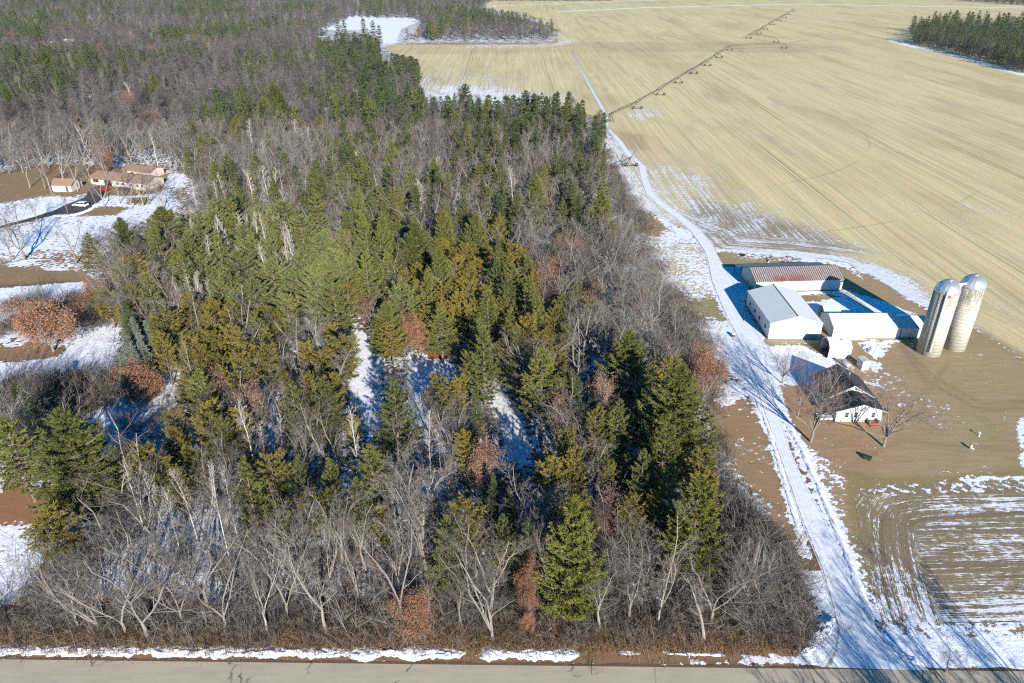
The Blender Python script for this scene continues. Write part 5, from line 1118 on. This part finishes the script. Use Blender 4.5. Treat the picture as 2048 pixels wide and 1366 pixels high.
# ------------------------------------------------------------------ labels: each tree named by what it stands by
LM = [('the big pine at the west edge', 116, 900), ('the round russet oak of the west yard', 72, 660), ('the russet oak beside the blue spruces', 272, 755), ('the blue spruces', 262, 680), ('the twin shadowed snow clearings', 790, 760),
 ('the narrow blue-shaded snow gap', 1030, 850), ('the row of white aspens', 500, 440), ('the big dark pine by the driveway bend', 1367, 800), ('the broad grey-green pine near the barns', 1258, 720), ('the tall pine by the road', 1150, 1100),
 ('the dense pine above the driveway verge', 1405, 1030), ('the pale russet bush on the roadside', 823, 1230), ('the small russet oak near the road', 1055, 1150), ('the ranch house', 240, 365), ('the small pinkish garage', 120, 372),
 ('the asphalt drive', 100, 440), ('the pivot end of the irrigation boom', 1215, 240), ('the lone boom section', 1240, 350), ('the brown field corner west of the track', 1320, 470), ('the snow-flecked grass west of the barns', 1350, 570), ('the farmhouse', 1690, 800),
 ('the driveway mouth', 1620, 1280), ('the mottled pine with spreading sprays in mid wood', 831, 500), ('the pale pine cluster in mid wood', 660, 560), ('the olive pine stand behind the clearings', 980, 620), ('the twin dark pines north of mid wood', 745, 380),
 ('the layered twin pines north of the aspens', 632, 370), ('the round green pine left of the driveway field', 1072, 400), ('the twin round pines in the lower wood', 615, 790), ('the tall feathery pine below the left clearing', 785, 820), ('the wide bare oak in the lower wood', 783, 930),
 ('the amber pine in the lower west wood', 417, 870), ('the long snow band in the lower wood', 540, 840), ('the fork-trunked roadside tree', 785, 1130), ('the far west roadside', 60, 1200), ('the roadside left of centre', 300, 1180), ('the roadside snags left of centre', 560, 1180),
 ('the roadside under the twin trees', 1300, 1150), ('the sapling thicket by the driveway', 1510, 1130), ('the west wood behind the ranch house', 250, 260), ('the north-west wood', 60, 220), ('the green pine knot in the north wood', 545, 210), ('the pine point at the field', 815, 150),
 ('the treeline along the straw field', 1050, 220), ('the small russet oak of the northwest wood', 300, 240), ('the dark pine pair in the north wood', 470, 260), ('the feathered pine above the west lawn', 322, 460), ('the round olive pine of the west yard', 258, 550), ('the olive pines west of centre', 410, 690), ('the bushy pine west of centre', 511, 675), ('the snowy inlet of the far woods', 740, 90), ('the dark wood end at the snowy inlet', 950, 70), ('the aspens in the lower west wood', 340, 1000), ('the olive pines of the lower east wood', 1140, 930), ('the bare oak east of the olive stand', 1160, 690)]
DESC = {'pine_tree': ('green pine', 'pine tree'), 'pale_pine': ('pale green bushy pine', 'pine tree'), 'olive_pine': ('olive-yellow pine', 'pine tree'), 'narrow_pine': ('slim dark pine', 'pine tree'), 'spruce_tree': ('dark spruce', 'spruce tree'), 'blue_spruce': ('grey-blue spruce', 'spruce tree'),
        'bare_tree': ('bare grey tree', 'bare tree'), 'aspen_tree': ('white-stemmed bare aspen', 'bare tree'), 'russet_oak': ('oak holding russet leaves', 'oak tree'), 'faded_oak': ('faded pinkish oak', 'oak tree'), 'snag': ('pale dead tree', 'dead tree')}
SPEC = {('pine_tree', 116, 822): 'huge spreading green pine at the west edge above brown needles', ('pine_tree', 1150, 1003): 'tall bright green pine with split pale trunk nearest the road', ('pine_tree', 1367, 733): 'largest broad dark pine at the wood edge by the driveway bend', ('russet_oak', 72, 603): 'large round russet-leaved oak in the west yard',
        ('russet_oak', 272, 722): 'round russet-leaved oak at the foot of the blue spruces', ('russet_oak', 823, 1190): 'low wide pale russet oak bush on the roadside', ('pine_tree', 1258, 664): 'broad grey-green pine on the wood side facing the barns', ('bare_tree', 919, 1138): 'short pale bare tree with forked arms by the road'}
ORD = ['leftmost', 'second', 'third', 'fourth', 'fifth', 'sixth', 'seventh', 'eighth', 'ninth', 'tenth', 'eleventh', 'twelfth', 'thirteenth', 'fourteenth', 'fifteenth', 'sixteenth', 'seventeenth', 'eighteenth', 'nineteenth', 'twentieth']
allT = PLACED+NEWT
info = []
for k, x, y, h, w_, hd in allT:
    px, py, d = proj(x, y, h); inview = -60 < px < 2108 and -40 < py and proj(x, y, 0)[2] > 0
    info.append((px, py, d, (h*w_)/(d*d)*(1 if inview else .02)*(3 if hd else 1)))
LIMIT = dict(bare_tree=260, pine_tree=170, olive_pine=150, pale_pine=50, narrow_pine=70, aspen_tree=60, russet_oak=40, faded_oak=25, snag=12, spruce_tree=20, blue_spruce=8)
indiv, rest = [], []
for kind in LIMIT:
    q = sorted([i for i in range(len(allT)) if allT[i][0] == kind], key=lambda i: -info[i][3])
    indiv += q[:LIMIT[kind]]; rest += q[LIMIT[kind]:]
by = {}
for i in indiv:
    px, py = info[i][:2]; py += 20
    if py > 1420 or px > 2100: key = (allT[i][0], 'S')
    else: key = (allT[i][0], min(range(len(LM)), key=lambda l: (LM[l][1]-px)**2+((LM[l][2]-py)*1.2)**2))
    by.setdefault(key, []).append(i)
LAB = {}
for (kind, l), L in by.items():
    L.sort(key=lambda i: info[i][0]); nm = DESC[kind][0]
    for n, i in enumerate(L):
        if l == 'S': LAB[i] = '%s south of the road, its shadow crossing the driveway mouth' % nm; continue
        pl = LM[l][0]
        LAB[i] = ('%s nearest %s' % (nm, pl)) if len(L) == 1 else ('%s, %s%s near %s' % (nm, ORDN(n), ' from left' if n else '', pl)) if n < len(L)-1 else '%s, rightmost near %s' % (nm, pl)
for i in range(len(PLACED)):
    px, py = info[i][:2]
    for (kd, a, b), s in SPEC.items():
        if allT[i][0] == kd and abs(px-a) < 2 and abs(py-b) < 3 and i in LAB: LAB[i] = s
GROUPS = {'pine_tree': 'green pines of the wood', 'pale_pine': 'pale pines of the wood', 'olive_pine': 'olive pines of the wood', 'narrow_pine': 'slim pines along the field edge', 'spruce_tree': 'dark spruces', 'blue_spruce': 'blue spruces of the west yard',
          'bare_tree': 'bare trees of the wood', 'aspen_tree': 'white aspens of the wood', 'russet_oak': 'russet oaks', 'faded_oak': 'faded oaks', 'snag': 'dead trees along the road'}
tr_ = random.Random(5); cnt = {}
for i in indiv:
    kind, x, y, h, w_, hd = allT[i]; L = PROTO[kind]
    if kind == 'bare_tree': v = tr_.choice([0, 1, 2, 3, 4, 5, 3, 4, 5, 6, 7]) if not hd else (tr_.choice([0, 1, 2]) if w_ > 6 else tr_.choice([3, 4, 5]))
    elif kind == 'pine_tree': v = (5+tr_.randrange(3)) if w_ > 8.2 else tr_.randrange(5)
    else: v = tr_.randrange(len(L))
    if kind == 'bare_tree' and hd and 1560 < info[i][0] < 1900 and 640 < info[i][1] < 1000: v = 8+(len(L[8:])-1)*0+tr_.randrange(2)
    Hh, Ww, tm, parts = L[v]
    root = empty(kind, (x, y, 0), tr_.random()*2*PI); root.scale = (w_/Ww, w_/Ww, h/Hh)
    tag(root, LAB[i], DESC[kind][1], GROUPS[kind])
    for nm, me in [('trunk', tm)]+parts:
        o = bpy.data.objects.new(nm, me); C.objects.link(o); o.parent = root
# the rest: near ones from the same meshes, far ones from lighter ones
for kind, title, lab in (('bare_tree', 'bare_wood', 'grey leafless wood filling the northwest'), ('pine_tree', 'far_green_pines', 'green pines scattered through the far wood'), ('narrow_pine', 'far_slim_pines', 'slim pines of the far field edge'), ('olive_pine', 'far_olive_pines', 'olive pines deep in the wood'),
                         ('aspen_tree', 'far_aspens', 'pale aspens of the far wood'), ('russet_oak', 'far_russet_oaks', 'russet oaks dotted along the far wood edges'), ('pale_pine', 'more_pale_pines', 'pale green pines filling mid wood'), ('faded_oak', 'more_faded_oaks', 'thin faded oaks within the wood'), ('spruce_tree', 'more_spruces', 'dark spruces within the wood')):
    q = [i for i in rest if allT[i][0] == kind]
    if not q: continue
    srcs = []; dims = []
    nearsrc = PROTO[kind][:6]
    for Hh, Ww, tm, parts in nearsrc:
        bm = __import__('bmesh').new(); bm.from_mesh(tm); mats = [tm.materials[0]]
        for nm, me in parts:
            n0 = len(bm.faces); bm.from_mesh(me); bm.faces.ensure_lookup_table(); mats.append(me.materials[0])
            for f in bm.faces[n0:]: f.material_index = len(mats)-1
        me = bpy.data.meshes.new(kind+'_whole'); bm.to_mesh(me); bm.free()
        for m_ in mats: me.materials.append(m_)
        srcs.append(me); dims.append((Hh, Ww))
    nn_ = len(srcs)
    for s in range(5):
        Hh, Ww, tk, fb, mf, mt = lod(kind, s); srcs.append(merged_mesh(tk, fb, mf, mt, kind+'_far')); dims.append((Hh, Ww))
    col = proto_collection(title, srcs); pts = []; rot = []; scl = []; idx = []
    for i in q:
        _, x, y, h, w_, hd = allT[i]; v = tr_.randrange(nn_) if y < 300 else nn_+tr_.randrange(5)
        Hh, Ww = dims[v]; pts.append((x, y, 0)); rot.append(tr_.random()*6.28); scl.append((w_/Ww, w_/Ww, h/Hh)); idx.append(v)
    scatter(title, col, len(srcs), pts, rot, scl, idx, lab, 'woodland')

# ------------------------------------------------------------------ brush under and between the trees
def brush(r, n, h, spread, rad=.012, up=1.2, fine=3):
    m = MB()
    for i in range(n):
        p = np.array([r.normal()*spread*.5, r.normal()*spread*.5, 0.]); d = np.array([r.normal()*.7, r.normal()*.7, up]); L = h*r.uniform(.45, 1.05); P_ = [p]
        d /= np.linalg.norm(d)
        for k in range(3): d = d+r.normal(size=3)*.30; d /= np.linalg.norm(d); P_.append(P_[-1]+d*L/3)
        ribbon(m, P_, [rad*1.3, rad, rad*.8, rad*.4])
        for k in range(fine):
            j = 1+int(r.integers(0, 2)); e = d+r.normal(size=3)*.55; e /= np.linalg.norm(e); ribbon(m, [P_[j], P_[j]+e*L*.2, P_[j]+e*L*.38+np.array([0, 0, .05])], [rad*.7, rad*.6, rad*.35])
    return m
bsrc = [brush(R(300+i), 34, 2.0, 2.2, .015, 1.0, 7).mesh('shrub', B_brush) for i in range(4)]+[brush(R(310+i), 9, 5.5, 2.4, .022, 2.6, 6).mesh('saplings', B_twig) for i in range(4)]+[brush(R(320+i), 60, .8, 1.8, .014, .8, 2).mesh('tall_weeds', bark_mat('dry_weeds', (.32,.20,.11), (.20,.12,.07))) for i in range(2)]
col = proto_collection('undergrowth', bsrc); pts = []; rot = []; scl = []; idx = []
N_ = 30000; yb_ = 54+(rr.uniform(size=N_)**1.6)*330; hw = (yb_*C_+H*S_)/F*1024*1.08; xb = rr.uniform(-1, 1, N_)*hw; bx, by_, _ = proj(xb, yb_, 0.0); tx_, ty_, _ = proj(xb, yb_, 2.5)
ok = np.ones(N_, bool)
for o in opens: ok &= ~inside(bx, by_, o)&~inside(tx_, ty_, o)
soft_open = inside(bx, by_, OPEN[3])
keep_p = np.where(by_ > 1225, .62, np.where(by_ > 1120, .26, np.where(by_ > 600, .18, .28))); ok &= rr.uniform(size=N_) < keep_p
for i in np.nonzero(ok)[0]:
    u = rr.uniform()
    if by_[i] > 1225: v = rr.integers(0, 4) if u < .5 else (8+rr.integers(0, 2) if u < .9 else 4+rr.integers(0, 4))
    else: v = rr.integers(0, 4) if u < .55 else 4+rr.integers(0, 4)
    s = rr.uniform(.6, 1.35); pts.append((xb[i], yb_[i], 0)); rot.append(rr.uniform(0, 6.28)); scl.append((s, s, s*rr.uniform(.8, 1.2))); idx.append(int(v))
# loose shrubs of the west yard, the wood's edge and the verge weeds
def extra(poly, n, vs, smin, smax):
    P_ = np.array(poly, float); k = 0
    while k < n:
        px, py = rr.uniform(P_[:, 0].min(), P_[:, 0].max()), rr.uniform(P_[:, 1].min(), P_[:, 1].max())
        if not inside(np.array([px]), np.array([py]), P_)[0]: continue
        k += 1; x, y = at(px, py); s = rr.uniform(smin, smax); pts.append((x, y, 0)); rot.append(rr.uniform(0, 6.28)); scl.append((s, s, s)); idx.append(int(vs[rr.integers(0, len(vs))]))
extra([(0,610),(60,600),(200,590),(235,650),(150,660),(60,650),(0,680)], 110, [0,1,2,3,4], .7, 1.5)
extra([(0,770),(240,740),(250,790),(170,830),(0,850)], 170, [0,1,2,3,5], .8, 1.7); extra([(240,750),(420,780),(420,930),(230,950)], 40, [0,1,2,3,6], .7, 1.4)
extra([(1290,470),(1400,640),(1440,760),(1430,840),(1370,760),(1280,600)], 190, [0,1,2,3,4,5], .7, 1.5); extra([(1425,840),(1470,980),(1540,1060),(1600,1180),(1600,1270),(1500,1270),(1440,1080)], 180, [0,1,2,3,4,5,6,7], .6, 1.3)
extra([(1480,1060),(1570,1130),(1560,1230),(1490,1230)], 160, [4,5,6,7], .8, 1.3); extra([(-40,1262),(1590,1262),(1590,1290),(-40,1285)], 1500, [8,9], .5, 1.1); extra([(1215,300),(1260,400),(1300,460),(1270,470),(1210,360)], 160, [0,1,2,3,4], .7, 1.4)
print('brush', len(pts)); scatter('undergrowth', col, len(bsrc), pts, rot, scl, idx, 'grey brown brush and saplings on the snowy wood floor', 'undergrowth')
# dead leaves and fallen trunks by the road
for i, (px, py, L_f, rz) in enumerate(((880,1262,6,.5),(1190,1270,5,.9),(650,1262,4,.35),(1340,1272,9,.05),(1065,1262,3,-.4),(300,1255,5,.2))):
    x, y = at(px, py); m = MB(); m.tube([(0, 0, .15), (L_f*.5, .1, .3), (L_f, 0, .22)], [.16, .13, .06], 7); m.tube([(L_f*.55, .1, .3), (L_f*.75, .7, .9)], [.07, .03], 5); m.tube([(L_f*.3, .1, .25), (L_f*.45, -.6, .8)], [.07, .03], 5)
    o = m.build('fallen_trunk', B_grey, smooth=True); o.location = (x, y, .02); o.rotation_euler = (0, 0, rz); tag(o, ['long fallen trunk in the weeds between the russet bush and the short forked tree', 'slanting fallen trunk near the foot of the tall roadside pine', 'fallen trunk below the leaning pale tree left of centre', 'longest fallen trunk, lying parallel to the road under the twin trees', 'short fallen trunk below the small russet oak', 'fallen trunk in the weeds at the far west roadside'][i], 'fallen trunk', 'fallen trunks along the roadside')
# the cold air between here and the far woods
hb = MB(); hb.box(-2400, -260, -1.5, 2600, 3200, 76)
t_ = bpy.data.materials.new('thin_haze'); t_.use_nodes = True; n_ = t_.node_tree.nodes; n_.remove(n_['Principled BSDF']); v_ = n_.new('ShaderNodeVolumePrincipled')
v_.inputs['Color'].default_value = (.86, .92, 1, 1); v_.inputs['Density'].default_value = .00005; v_.inputs['Anisotropy'].default_value = .2
t_.node_tree.links.new(v_.outputs[0], n_['Material Output'].inputs['Volume'])
o = hb.build('haze', t_); tag(o, 'thin pale winter haze over the far woods', 'haze', kind='stuff')
sc.cycles.volume_bounces = 0
